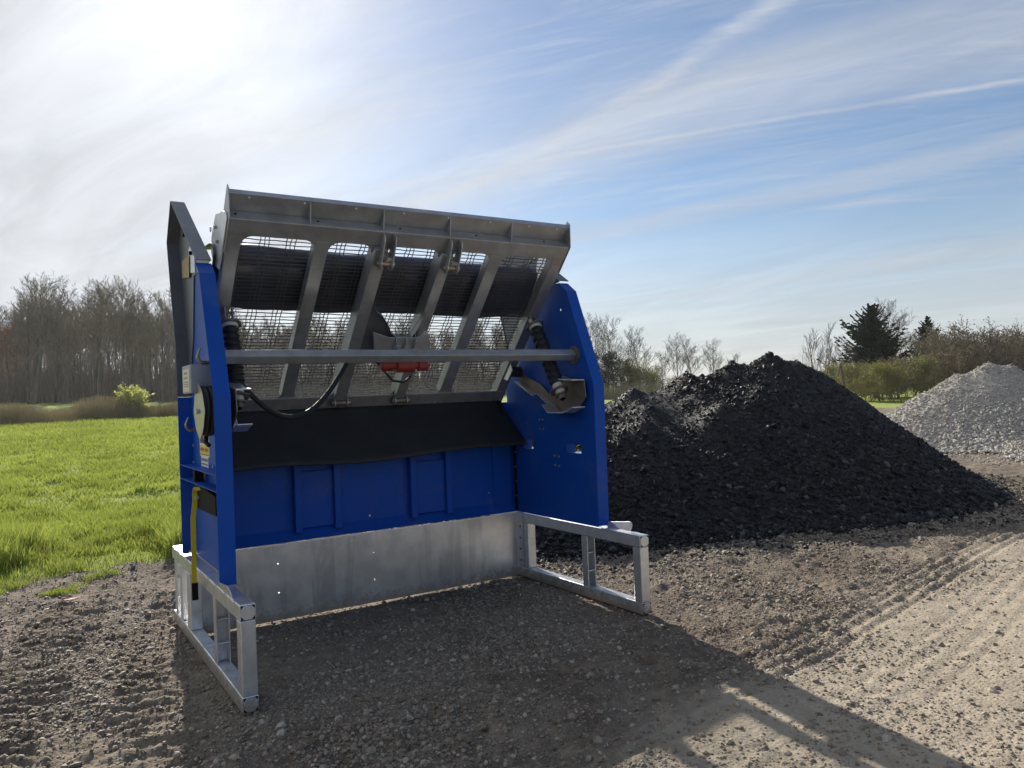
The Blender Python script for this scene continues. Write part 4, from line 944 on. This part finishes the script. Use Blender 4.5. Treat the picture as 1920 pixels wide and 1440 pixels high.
# ------------------------------------------------------------------ grass
def blades(x, y, z, h, wd, lean, seg2):
    """tapered blades; returns vertices and triangles"""
    n = len(x); a = RNG.uniform(0, math.tau, n); d = RNG.uniform(0, math.tau, n)
    wx, wy = np.cos(a) * wd / 2, np.sin(a) * wd / 2; lx, ly = np.cos(d) * lean * h, np.sin(d) * lean * h
    b0 = np.stack([x - wx, y - wy, z - 0.01], -1); b1 = np.stack([x + wx, y + wy, z - 0.01], -1)
    tip = np.stack([x + lx, y + ly, z + h], -1)
    if not seg2:
        V = np.stack([b0, b1, tip], 1).reshape(-1, 3); F = np.arange(3 * n).reshape(n, 3)
        return V, F
    m0 = np.stack([x - wx * .8 + lx * .35, y - wy * .8 + ly * .35, z + h * .62], -1); m1 = np.stack([x + wx * .8 + lx * .35, y + wy * .8 + ly * .35, z + h * .62], -1)
    V = np.stack([b0, b1, m1, m0, tip], 1).reshape(-1, 3); k = np.arange(n)[:, None] * 5
    F = np.concatenate([k + np.array([[0, 1, 2]]), k + np.array([[0, 2, 3]]), k + np.array([[3, 2, 4]])], 0)
    return V, F
def fieldpts(n, r0, r1, a0, a1, pw):
    r = r0 * (r1 / r0) ** (RNG.random(n) ** pw); a = RNG.uniform(a0, a1, n) + view_ang
    return CAM.x + r * np.sin(a), CAM.y + r * np.cos(a), r
Vs, Fs, off = [], [], 0
def addblades(V, F):
    global off
    Vs.append(V); Fs.append(F + off); off += len(V)
# tall rough fringe along the yard's edge
x, y, r = fieldpts(160000, 8.0, 16, -0.68, -0.10, 1.15)
g = grass_mask(x, y); gi = grass_mask(x, y - 1.7)
clump = sstep(-0.25, 0.35, fbm(x, y, 1.6, 3, 310))
k = (RNG.random(len(x)) < g * (0.25 + 0.75 * clump) * (1 - 0.5 * gi)); x, y, gi, cl_ = x[k], y[k], gi[k], clump[k]
h = (0.06 + 0.27 * (1 - gi) * cl_ ** 1.3 + 0.05 * cl_) * RNG.uniform(0.6, 1.5, len(x))
addblades(*blades(x, y, ground_z(x, y), h, RNG.uniform(0.006, 0.012, len(x)), RNG.uniform(0.1, 0.7, len(x)), True))
# low leafy crop across the field
x, y, r = fieldpts(260000, 9.0, 60, -0.68, -0.10, 0.80)
k = grass_mask(x, y - 0.7) > 0.5; x, y, r = x[k], y[k], r[k]
cl_ = sstep(-0.3, 0.35, fbm(x, y, 2.2, 3, 330)); k = RNG.random(len(x)) < 0.35 + 0.65 * cl_; x, y, r, cl_ = x[k], y[k], r[k], cl_[k]
h = (0.05 + 0.06 * cl_) * RNG.uniform(0.6, 1.4, len(x)) * (1 + r * 0.012)
addblades(*blades(x, y, ground_z(x, y), h, 0.010 + 0.0012 * r, RNG.uniform(0.3, 1.1, len(x)), False))
gr = npmesh('field_grass', np.concatenate(Vs), np.concatenate(Fs), 'grass_blade'); tag(gr, 'bright green grass covering the field on the left', 'grass', kind='stuff')
# dry stalks, far grass strip beside the heaps
Vs, Fs, off = [], [], 0
x, y, r = fieldpts(16000, 8.0, 12.5, -0.68, -0.15, 1.0)
k = (grass_mask(x, y) > 0.3) & (grass_mask(x, y - 1.3) < 0.6) & (fbm(x, y, 1.9, 3, 350) > -0.10); x, y = x[k], y[k]
addblades(*blades(x, y, ground_z(x, y), RNG.uniform(0.08, 0.30, len(x)), 0.005 + 0 * x, RNG.uniform(0.1, 0.6, len(x)), True))
dg = npmesh('dry_grass', np.concatenate(Vs), np.concatenate(Fs), 'grass_dry'); tag(dg, 'dry yellowish stalks along the edge of the field', 'grass', kind='stuff')
Vs, Fs, off = [], [], 0
for (cx, cy, rr, n, hh) in ((-1.50, 4.95, 0.16, 420, 0.06), (-0.80, 4.48, 0.12, 620, 0.04), (-1.25, 5.2, 0.14, 300, 0.08), (-0.35, 5.05, 0.14, 260, 0.08), (-1.5, 3.2, 0.05, 60, 0.07), (-0.6, 4.75, 0.07, 90, 0.07)):
    a = RNG.uniform(0, math.tau, n); q = rr * np.sqrt(RNG.random(n)); x = cx + q * np.cos(a) * 1.5; y = cy + q * np.sin(a) * 0.8
    addblades(*blades(x, y, ground_z(x, y), hh * RNG.uniform(0.5, 1.3, n), 0.006 + 0 * x, RNG.uniform(0.2, 0.9, n), True))
tg = npmesh('grass_tufts', np.concatenate(Vs), np.concatenate(Fs), 'grass_blade'); tag(tg, 'small green grass tufts sprouting in the gravel', 'grass', kind='stuff')
V, Fd = [], []
for i, (dx_, dy_) in enumerate(((0.05, 6.15), (0.22, 6.3), (0.33, 6.0), (-0.15, 6.6), (0.4, 6.45), (0.30, 6.75))):
    zz = float(ground_z(np.array([dx_]), np.array([dy_]))[0]) + 0.17
    m = MB(); m.tube([(dx_, dy_, zz - 0.2), (dx_, dy_, zz)], 0.003, 4)
    for a in np.linspace(0, math.tau, 9)[:-1]: m.add([(dx_, dy_, zz), (dx_ + 0.022 * math.cos(a), dy_ + 0.022 * math.sin(a), zz + 0.010), (dx_ + 0.022 * math.cos(a + 0.7), dy_ + 0.022 * math.sin(a + 0.7), zz + 0.010)], [(0, 1, 2)])
    o = m.build('dandelion', 'flower_yellow'); tag(o, 'small yellow dandelion in the grass beside the blue machine', 'flower', 'dandelions beside the machine')
# a scrap of orange plastic in the gravel
m = MB(); gz = float(ground_z(np.array([-0.72]), np.array([4.06]))[0]) + 0.02
m.add([(-0.80, 4.05, gz), (-0.64, 4.08, gz + 0.008), (-0.63, 4.05, gz + 0.014), (-0.72, 4.02, gz + 0.006), (-0.80, 4.03, gz + 0.01)], [(0, 1, 2, 3, 4)])
o = m.build('plastic_scrap', 'orange_plastic'); o.modifiers.new('thick', 'SOLIDIFY').thickness = 0.004
tag(o, 'scrap of orange plastic lying in the gravel near the grass', 'litter')

# ------------------------------------------------------------------ trees
def grow(seed, height, trunk_r, clear=0.35, n1=16, spread=0.55, up=0.45, levels=4, wig=0.10, lens=(0.42, 0.42, 0.42, 0.45), kids=(6, 5, 3), stems=1, rmin=0.012):
    """bare tree: returns trunk segments and branch segments as (p, q, r0, r1)"""
    R = random.Random(seed); trunk = []; br = []; tips = []
    def limb(p, d, L, r, lev, out):
        n = max(2, int(5 - lev)); pts = [p]; q = p.copy(); dd = d.copy()
        for i in range(n):
            dd = (dd + Vector((R.gauss(0, wig), R.gauss(0, wig), R.gauss(0, wig) + up * 0.10))).normalized()
            q = q + dd * (L / n); pts.append(q.copy())
        for i in range(n):
            a, b = 1 - 0.75 * i / n, 1 - 0.75 * (i + 1) / n
            out.append((pts[i], pts[i + 1], max(r * a, rmin), max(r * b, rmin * 0.7)))
        if lev >= levels: tips.append(pts[-1]); return
        nk = kids[lev - 1]
        for k in range(nk):
            t = 0.25 + 0.75 * (k + R.random()) / nk; i = min(n - 1, int(t * n)); c = pts[i].lerp(pts[i + 1], t * n - i)
            base = (pts[i + 1] - pts[i]).normalized(); s = Vector((R.gauss(0, 1), R.gauss(0, 1), R.gauss(0, 0.7))); s = (s - base * s.dot(base)).normalized()
            limb(c, (base * (1 - spread * 0.6) + s * spread + Vector((0, 0, up * 0.35))).normalized(), L * lens[lev] * R.uniform(0.7, 1.2), r * 0.5, lev + 1, br)
    for st in range(stems):
        d = Vector((R.gauss(0, 0.03), R.gauss(0, 0.03), 1)) if stems == 1 else Vector((R.gauss(0, 0.33), R.gauss(0, 0.33), 1))
        d.normalize(); p = Vector((0, 0, -0.3)) + (Vector((0, 0, 0)) if stems == 1 else Vector((R.gauss(0, 0.25), R.gauss(0, 0.25), 0)))
        pts = [p]; n = 9
        for i in range(n):
            d = (d + Vector((R.gauss(0, wig * 0.35), R.gauss(0, wig * 0.35), 0.06))).normalized(); p = p + d * (height * (0.82 if stems == 1 else R.uniform(0.6, 0.85)) / n); pts.append(p)
        tr = trunk_r if stems == 1 else trunk_r * R.uniform(0.5, 1)
        for i in range(n):
            a, b = 1 - 0.85 * (i / n), 1 - 0.85 * ((i + 1) / n)
            trunk.append((pts[i], pts[i + 1], tr * a, tr * b))
        for k in range(n1):
            t = clear + (1 - clear) * (k + R.random() * 0.8) / n1; t = min(t, 0.995); i = min(n - 1, int(t * n)); c = pts[i].lerp(pts[i + 1], t * n - i)
            an = k * 2.4 + R.random(); L = height * lens[0] * (1.05 - 0.62 * (t - clear) / (1 - clear)) * R.uniform(0.65, 1.15)
            dr = Vector((math.cos(an) * spread, math.sin(an) * spread, up + 0.55 * R.random())).normalized()
            limb(c, dr, L, tr * 0.42 * (1.1 - 0.6 * t), 1, br)
    return trunk, br, tips
def segs(S_, n):
    P0 = np.array([s[0] for s in S_]); P1 = np.array([s[1] for s in S_]); r0 = np.array([s[2] for s in S_]); r1 = np.array([s[3] for s in S_])
    D = P1 - P0; D /= np.maximum(np.linalg.norm(D, axis=1, keepdims=True), 1e-6)
    X = np.cross(D, np.array([0.31, 0.77, 0.55])); X /= np.linalg.norm(X, axis=1, keepdims=True); Y = np.cross(D, X)
    V = []
    for k in range(n):
        a = k * math.tau / n; o = X * math.cos(a) + Y * math.sin(a)
        V.append(P0 + o * r0[:, None]); V.append(P1 + o * r1[:, None])
    V = np.stack(V, 1).reshape(-1, 3); b = np.arange(len(S_))[:, None] * (2 * n); F = []
    for k in range(n):
        k2 = (k + 1) % n; F.append(b + np.array([[2 * k, 2 * k2, 2 * k2 + 1, 2 * k + 1]]))
    return V, np.concatenate(F, 0)
def flecks(tips, per, size, spreadr, seed, elong=1.0):
    r = np.random.default_rng(seed); T = np.array([tuple(t) for t in tips]); T = np.repeat(T, per, 0) + r.normal(0, spreadr, (len(tips) * per, 3))
    A = r.normal(0, 1, T.shape); A /= np.linalg.norm(A, axis=1, keepdims=True); B = np.cross(A, r.normal(0, 1, T.shape)); B /= np.linalg.norm(B, axis=1, keepdims=True)
    s = size * r.uniform(0.6, 1.4, (len(T), 1))
    V = np.stack([T - A * s * elong, T + B * s * 0.5, T + A * s * elong, T - B * s * 0.5], 1).reshape(-1, 3)
    return V, np.arange(len(V)).reshape(-1, 4)
PROTO = {}
def mk(name, V, F, mat):
    o = npmesh(name, V, F, mat); me = o.data; bpy.data.objects.remove(o); return me
def proto(key, bark, twig, leaf=None, **kw):
    tr, br, tips = grow(**kw)
    d = [('trunk', mk('trunk', *segs(tr, 7), bark)), ('crown', mk('crown', *segs(br, 3), twig))]
    if leaf: d.append(('foliage', mk('foliage', *flecks(tips, leaf[1], leaf[2], leaf[3], kw['seed']), leaf[0])))
    PROTO[key] = d
def plant(name, key, x, y, sc, rz, label, cat, group=None, z=None, lean=(0, 0), sz=1.0):
    z = float(ground_z(np.array([x]), np.array([y]))[0]) if z is None else z
    root = empty(name, (x, y, z)); root.scale = (sc, sc, sc * sz); root.rotation_euler = (lean[0], lean[1], rz)
    for pn, me in PROTO[key]:
        o = bpy.data.objects.new(pn, me); COL.objects.link(o); o.parent = root
    return tag(root, label, cat, group)
for i in range(5):
    proto('wood%d' % i, 'bark_dark', 'twig', seed=400 + i, height=18, trunk_r=0.26, clear=0.34 + 0.05 * (i % 3), n1=17, spread=0.50, up=0.62, levels=4, lens=(0.30, 0.46, 0.46, 0.5), kids=(6, 5, 4), rmin=0.016)
proto('crowned', 'bark_dark', 'twig', seed=431, height=19, trunk_r=0.34, clear=0.42, n1=18, spread=0.72, up=0.50, levels=4, lens=(0.34, 0.48, 0.46, 0.5), kids=(7, 5, 3), rmin=0.014)
proto('red_bud', 'bark_dark', 'twig_red', ('bud_red', 2, 0.07, 0.16), seed=440, height=13, trunk_r=0.16, clear=0.25, n1=16, spread=0.55, up=0.5, levels=4, lens=(0.30, 0.45, 0.46, 0.5), kids=(5, 5, 3), rmin=0.012)
proto('open_tree', 'twig_dark', 'twig_dark', seed=450, height=13, trunk_r=0.18, clear=0.20, n1=14, spread=0.62, up=0.70, levels=4, lens=(0.42, 0.46, 0.46, 0.5), kids=(7, 6, 4), rmin=0.012, wig=0.13)
proto('fan_tree', 'twig_dark', 'twig_dark', seed=460, height=9.5, trunk_r=0.13, clear=0.15, n1=5, spread=0.5, up=0.8, levels=3, lens=(0.34, 0.5, 0.5, 0.5), kids=(7, 5, 3), stems=4, rmin=0.011, wig=0.12)
proto('shrub', 'bark', 'twig', ('bud_brown', 1, 0.05, 0.12), seed=470, height=4.2, trunk_r=0.05, clear=0.10, n1=8, spread=0.6, up=0.6, levels=3, lens=(0.40, 0.5, 0.5, 0.5), kids=(6, 5, 3), stems=6, rmin=0.011, wig=0.16)
proto('green_shrub', 'bark', 'twig', ('leaf_olive', 3, 0.070, 0.22), seed=480, height=4.6, trunk_r=0.06, clear=0.12, n1=8, spread=0.65, up=0.5, levels=3, lens=(0.42, 0.5, 0.5, 0.5), kids=(6, 5, 3), stems=5, rmin=0.012, wig=0.16)
proto('cedar', 'bark_dark', 'bark_dark', ('leaf_cedar', 9, 0.085, 0.24), seed=490, height=6.5, trunk_r=0.12, clear=0.06, n1=22, spread=0.75, up=0.35, levels=3, lens=(0.36, 0.45, 0.5, 0.5), kids=(6, 5, 3), rmin=0.015)
proto('lime_bush', 'bark', 'twig', ('leaf_lime', 9, 0.11, 0.17), seed=500, height=3.4, trunk_r=0.04, clear=0.22, n1=5, spread=0.55, up=0.8, levels=2, lens=(0.38, 0.5, 0.5, 0.5), kids=(5, 3, 3), stems=9, rmin=0.012, wig=0.14)
proto('red_shrub', 'bark', 'twig_red', ('bud_red', 3, 0.07, 0.15), seed=510, height=3.4, trunk_r=0.05, clear=0.10, n1=8, spread=0.6, up=0.6, levels=3, lens=(0.40, 0.5, 0.5, 0.5), kids=(6, 4, 3), stems=6, rmin=0.012, wig=0.16)
def spruce(key, seed, height, rad, gap):
    r = random.Random(seed); tr = [(Vector((0, 0, height * i / 8 - 0.3)), Vector((0, 0, height * (i + 1) / 8 - 0.3)), 0.20 * (1 - i / 8.3) * height / 11, 0.20 * (1 - (i + 1) / 8.3) * height / 11) for i in range(8)]
    br = []; quads = []
    z = 0.9
    while z < height * 0.985:
        t = z / height; L = rad * ((1 - t) ** 0.74) * r.uniform(0.8, 1.12) + 0.12
        for k in range(7 if t < 0.85 else 5):
            if r.random() < gap: continue
            a = r.uniform(0, math.tau); l2 = L * r.uniform(0.65, 1.18); dz = 0.10 + 0.50 * t; p = Vector((0, 0, z + r.uniform(-0.2, 0.2))); pts = [p]
            for i in range(5):
                u = (i + 1) / 5; pts.append(Vector((math.cos(a) * l2 * u, math.sin(a) * l2 * u, p.z + l2 * (dz * u - 0.42 * u * (1 - u) * 1.2 + 0.22 * u * u))))
            for i in range(5): br.append((pts[i], pts[i + 1], 0.022, 0.014))
            for i in range(1, 6):
                c = pts[i - 1].lerp(pts[i], 0.5); d = (pts[i] - pts[i - 1]).normalized(); s = d.cross(Vector((0, 0, 1)))
                if s.length < 1e-3: continue
                s.normalize()
                for q in range(int(9 + 9 * (1 - i / 6))):
                    sd = r.choice((-1, 1)); ll = l2 * 0.22 * r.uniform(0.4, 1.1) * (1.25 - i / 6) + 0.10
                    o = c + d * r.uniform(-0.5, 0.5) * l2 / 5; e = o + s * sd * ll + d * ll * 0.6 + Vector((0, 0, -ll * r.uniform(0.05, 0.55))); wv = (d * 0.05 + Vector((0, 0, 0.055))) * r.uniform(0.7, 1.5)
                    quads += [o - wv, o + wv, e + wv * 0.5, e - wv * 0.5]
        z += 0.30 + 0.10 * (1 - t)
    V = np.array([tuple(q) for q in quads]); PROTO[key] = [('trunk', mk('trunk', *segs(tr, 7), 'bark_dark')), ('crown', mk('crown', *segs(br, 3), 'bark_dark')), ('foliage', mk('foliage', V, np.arange(len(V)).reshape(-1, 4), 'needle'))]
spruce('spruce', 21, 11.8, 6.4, 0.05); spruce('slim_spruce', 22, 10.5, 3.9, 0.18)
def spot(pxl, v):
    """a place in the yard's own axes: pxl along its long axis at distance v"""
    l = (pxl - 960) / 1441.0 * v
    return CAM.x + l * RX + v * FX, CAM.y + l * RY + v * FY
TR = random.Random(5)
# the wood on the left and behind the machine, row behind row
n_w = 0
for row in range(7):
    v0 = 108 + row * 8
    for k in range(24):
        pxl = -150 + k * 47 + TR.uniform(-18, 18) + row * 11
        if pxl > 985: continue
        v = v0 + TR.uniform(-4, 4) + max(0, pxl - 330) * 0.045
        X, Y = spot(pxl, v); key = 'wood%d' % TR.randrange(5)
        sc = TR.uniform(0.80, 1.06) * (1.0 if pxl < 400 else 0.80)
        if row == 0 and 0 < pxl < 320:
            n_w += 1; lab, grp = '%s bare trunk from the left edge along the front of the left wood' % ('first second third fourth fifth sixth seventh eighth ninth tenth'.split()[n_w - 1]), 'front row of the left wood'
        elif pxl < 400: lab, grp = 'bare tree deeper inside the leafless wood left of the machine', 'bare trees inside the left wood'
        else: lab, grp = 'bare tree of the wood seen through the wire screen behind the machine', 'bare trees behind the machine'
        plant('bare_tree', key, X, Y, sc, TR.uniform(0, 6.28), lab, 'tree', grp, lean=(TR.gauss(0, 0.025), TR.gauss(0, 0.025)))
for pxl, v, sc, key, lab in ((66, 104, 1.0, 'crowned', 'tall round-crowned bare tree rising above the wood at the far left'), (178, 105, 0.93, 'crowned', 'forked bare tree at the front of the left wood, mid way'), (255, 106, 0.88, 'crowned', 'bare tree at the front of the left wood nearest the machine'),
                             (18, 101, 0.90, 'red_bud', 'reddish budding tree at the left edge of the photo'), (-40, 101, 0.95, 'red_bud', None)):
    X, Y = spot(pxl, v)
    if lab: plant('bare_tree', key, X, Y, sc, pxl * 0.1, lab, 'tree')
# thicket of thin stems between the trunks
S2 = []
for k in range(9000):
    pxl = TR.uniform(-160, 1000); v = TR.uniform(107, 150); X, Y = spot(pxl, v + max(0, pxl - 330) * 0.045); hh = TR.uniform(2.0, 9.5); Z = terrain(np.array([X]), np.array([Y]))[0]
    lx, ly = TR.gauss(0, 0.10) * hh, TR.gauss(0, 0.10) * hh; p = Vector((X, Y, Z - 0.2)); q = Vector((X + lx * 0.4, Y + ly * 0.4, Z + hh * 0.5)); e = Vector((X + lx, Y + ly, Z + hh)); w0 = 0.018 + 0.009 * hh * TR.random()
    S2 += [(p, q, w0, w0 * 0.8), (q, e, w0 * 0.8, 0.012)]
    for j in range(3):
        t = TR.uniform(0.3, 0.95); b = p.lerp(e, t); S2.append((b, b + Vector((TR.gauss(0, 0.9), TR.gauss(0, 0.9), TR.uniform(0.2, 1.4))), 0.016, 0.009))
V, Fq = segs(S2, 3); th = npmesh('undergrowth', V, Fq, 'twig'); tag(th, 'thicket of thin stems filling the leafless wood', 'undergrowth', kind='stuff')
# dry brush strip at the end of the near field
S3 = []
for k in range(10500):
    pxl = TR.uniform(-160, 470); v = 50 + TR.gauss(0, 0.9) + pxl * 0.028 + (0 if pxl > 140 else -TR.random() * 2); X, Y = spot(pxl, v)
    hh = TR.uniform(0.5, 1.25) * (0.75 + 0.45 * (0.5 + 0.5 * math.sin(pxl * 0.035 + 1)) + (0.25 if 140 < pxl < 240 else 0)); Z = terrain(np.array([X]), np.array([Y]))[0]
    p = Vector((X, Y, Z)); e = p + Vector((TR.gauss(0, 0.16) * hh, TR.gauss(0, 0.16) * hh, hh)); S3.append((p, e, TR.uniform(0.006, 0.014), 0.005))
    if TR.random() < 0.6: b = p.lerp(e, 0.6); S3.append((b, b + Vector((TR.gauss(0, 0.15), TR.gauss(0, 0.15), 0.25)), 0.008, 0.005))
V, Fq = segs(S3, 3); br_ = npmesh('dry_brush', V, Fq, 'dry_stalk'); tag(br_, 'strip of dry brown brush between field and wood', 'brush', kind='stuff')
X, Y = spot(247, 57); plant('leafing_bush', 'lime_bush', X, Y, 1.15, 0.4, 'pale yellow-green leafing bush behind the dry brush strip', 'bush', sz=0.72)
# trees right of the machine
for pxl, v, sc, key, lab in ((1108, 118, 0.98, 'open_tree', 'bare tree rising just behind the right blue panel'), (1150, 122, 0.95, 'open_tree', 'second bare tree right of the blue panel, leaning crown'), (1200, 124, 0.84, 'open_tree', 'bare spreading tree right of the machine, last of its clump'), (1082, 120, 0.82, 'wood1', 'tall bare tree partly hidden behind the right blue panel'),
                             (1270, 170, 0.98, 'open_tree', 'slim distant bare tree left of the black pile'), (1300, 172, 0.92, 'open_tree', 'distant round bare tree above the reddish shrubs'), (1338, 175, 0.90, 'open_tree', 'distant fan-shaped bare tree beside the black pile'), (1375, 178, 0.66, 'open_tree', 'faint low bare tree behind the black pile slope'), (1245, 160, 0.66, 'open_tree', 'low bare tree between the two right clumps'),
                             (1535, 78, 0.92, 'fan_tree', 'bare multi-stemmed tree left of the big spruce'), (1575, 80, 0.80, 'fan_tree', 'bare tree touching the big spruce on its left'), (1690, 100, 0.95, 'open_tree', 'pale bare tree behind the big spruce on its right')):
    X, Y = spot(pxl, v); plant('bare_tree', key, X, Y, sc, pxl * 0.37, lab, 'tree')
X, Y = spot(1640, 84); plant('spruce_tree', 'spruce', X, Y, 0.86, 0.3, 'big dark spruce standing between the two piles', 'tree')
X, Y = spot(1745, 92); plant('spruce_tree', 'slim_spruce', X, Y, 0.88, 1.3, 'smaller slim dark spruce right of the big one', 'tree')
for i, (pxl, v, sc, key, lab, nm) in enumerate(((1140, 95, 1.0, 'cedar', 'dark evergreen shrub behind the right blue panel', 'evergreen_shrub'), (1172, 97, 0.88, 'cedar', 'dark evergreen shrub left of the black pile', 'evergreen_shrub'), (1115, 96, 1.05, 'cedar', 'dark evergreen shrub half hidden by the blue panel', 'evergreen_shrub'),
      (1198, 95, 1.25, 'green_shrub', 'olive shrub at the foot of the bare trees', 'leafing_shrub'), (1232, 99, 1.05, 'green_shrub', 'olive shrub above the black pile slope, left', 'leafing_shrub'), (1300, 140, 0.95, 'red_shrub', 'reddish shrub on the skyline left of the black pile', 'red_shrub'), (1330, 140, 0.95, 'red_shrub', 'reddish shrub touching the black pile slope', 'red_shrub'), (1265, 130, 0.9, 'shrub', 'low brown shrub on the skyline', 'brown_shrub'),
      (1600, 70, 0.95, 'green_shrub', 'olive shrub under the big spruce, left', 'leafing_shrub'), (1625, 66, 0.88, 'green_shrub', 'olive shrub under the big spruce, front', 'leafing_shrub'), (1650, 69, 0.95, 'green_shrub', 'olive shrub at the gap between the piles', 'leafing_shrub'), (1684, 63, 0.92, 'green_shrub', 'yellow-green shrub with a slanting trunk between the piles', 'leafing_shrub'), (1715, 67, 1.05, 'green_shrub', 'olive shrub left of the grey pile', 'leafing_shrub'), (1748, 70, 0.95, 'green_shrub', 'olive shrub below the slim spruce', 'leafing_shrub'), (1582, 72, 1.0, 'green_shrub', 'olive shrub behind the black pile crest', 'leafing_shrub'))):
    X, Y = spot(pxl, v); plant(nm, key, X, Y, sc, i * 1.7, lab, 'shrub')
for i in range(16):
    pxl = 1765 + i * 17 + TR.uniform(-6, 6); X, Y = spot(pxl, 70 + TR.uniform(-5, 8)); plant('brown_shrub', 'shrub', X, Y, TR.uniform(1.3, 1.95), TR.uniform(0, 6), 'tall brown leafless shrub in the thicket above the grey pile', 'shrub', 'brown thicket behind the grey pile')
for i in range(9):
    pxl = 1590 + i * 22 + TR.uniform(-6, 6); X, Y = spot(pxl, 76 + TR.uniform(-3, 6)); plant('brown_shrub', 'shrub', X, Y, TR.uniform(0.9, 1.2), TR.uniform(0, 6), 'brown leafless shrub in the hedge under the spruces', 'shrub', 'brown shrubs under the spruces')
S4 = []
for k in range(3500):
    pxl = TR.uniform(1060, 1420); X, Y = spot(pxl, 93 + TR.gauss(0, 1.2) + max(0, pxl - 1240) * 0.22); hh = TR.uniform(0.6, 2.2); Z = terrain(np.array([X]), np.array([Y]))[0]
    p = Vector((X, Y, Z)); e = p + Vector((TR.gauss(0, 0.2) * hh, TR.gauss(0, 0.2) * hh, hh)); S4.append((p, e, TR.uniform(0.010, 0.022), 0.008))
V, Fq = segs(S4, 3); b4 = npmesh('dry_weeds', V, Fq, 'dry_stalk'); tag(b4, 'dry weeds at the foot of the trees right of the machine', 'brush', kind='stuff')
# snapped stem bent over behind the black heap
X, Y = spot(1578, 40); m = MB(); zz = float(ground_z(np.array([X]), np.array([Y]))[0])
m.tube([(X + 0.25, Y, zz), (X + 0.22, Y, zz + 1.6), (X + 0.05, Y, zz + 2.55), (X - 0.15, Y - 0.1, zz + 2.75), (X - 0.42, Y - 0.2, zz + 2.55), (X - 0.68, Y - 0.25, zz + 2.1)], [0.085, 0.08, 0.07, 0.06, 0.05, 0.03], 8)
o = m.build('broken_sapling', 'bark_dark', smooth=True); tag(o, 'dark bent-over broken sapling behind the black pile', 'tree')

# ------------------------------------------------------------------ thin spring haze over the whole place
hz = MB().box((-640, -640, -3.0), (640, 640, 34.0)).build('haze', 'dark_hole')
hm = bpy.data.materials.new('haze'); hm.use_nodes = True; hn = NT(hm.node_tree); hn.n.clear()
pv = hn.node('ShaderNodeVolumePrincipled'); pv.inputs['Color'].default_value = (0.92, 0.95, 1.0, 1); pv.inputs['Density'].default_value = HAZE; pv.inputs['Anisotropy'].default_value = 0.45
ho = hn.node('ShaderNodeOutputMaterial'); hn.l.new(pv.outputs[0], ho.inputs['Volume'])
hz.data.materials.clear(); hz.data.materials.append(hm); tag(hz, 'thin pale haze in the air over field and yard', 'haze', kind='stuff')

# ------------------------------------------------------------------ keep every thing at thing > part > sub-part
def chain(o):
    c = [o]
    while c[-1].parent: c.append(c[-1].parent)
    return c[::-1]
for o in list(bpy.data.objects):
    c = chain(o)
    if len(c) > 3 and o.type == 'MESH': setparent(o, c[1])
for o in list(bpy.data.objects):
    if o.type == 'EMPTY' and o.parent and not o.children: bpy.data.objects.remove(o)
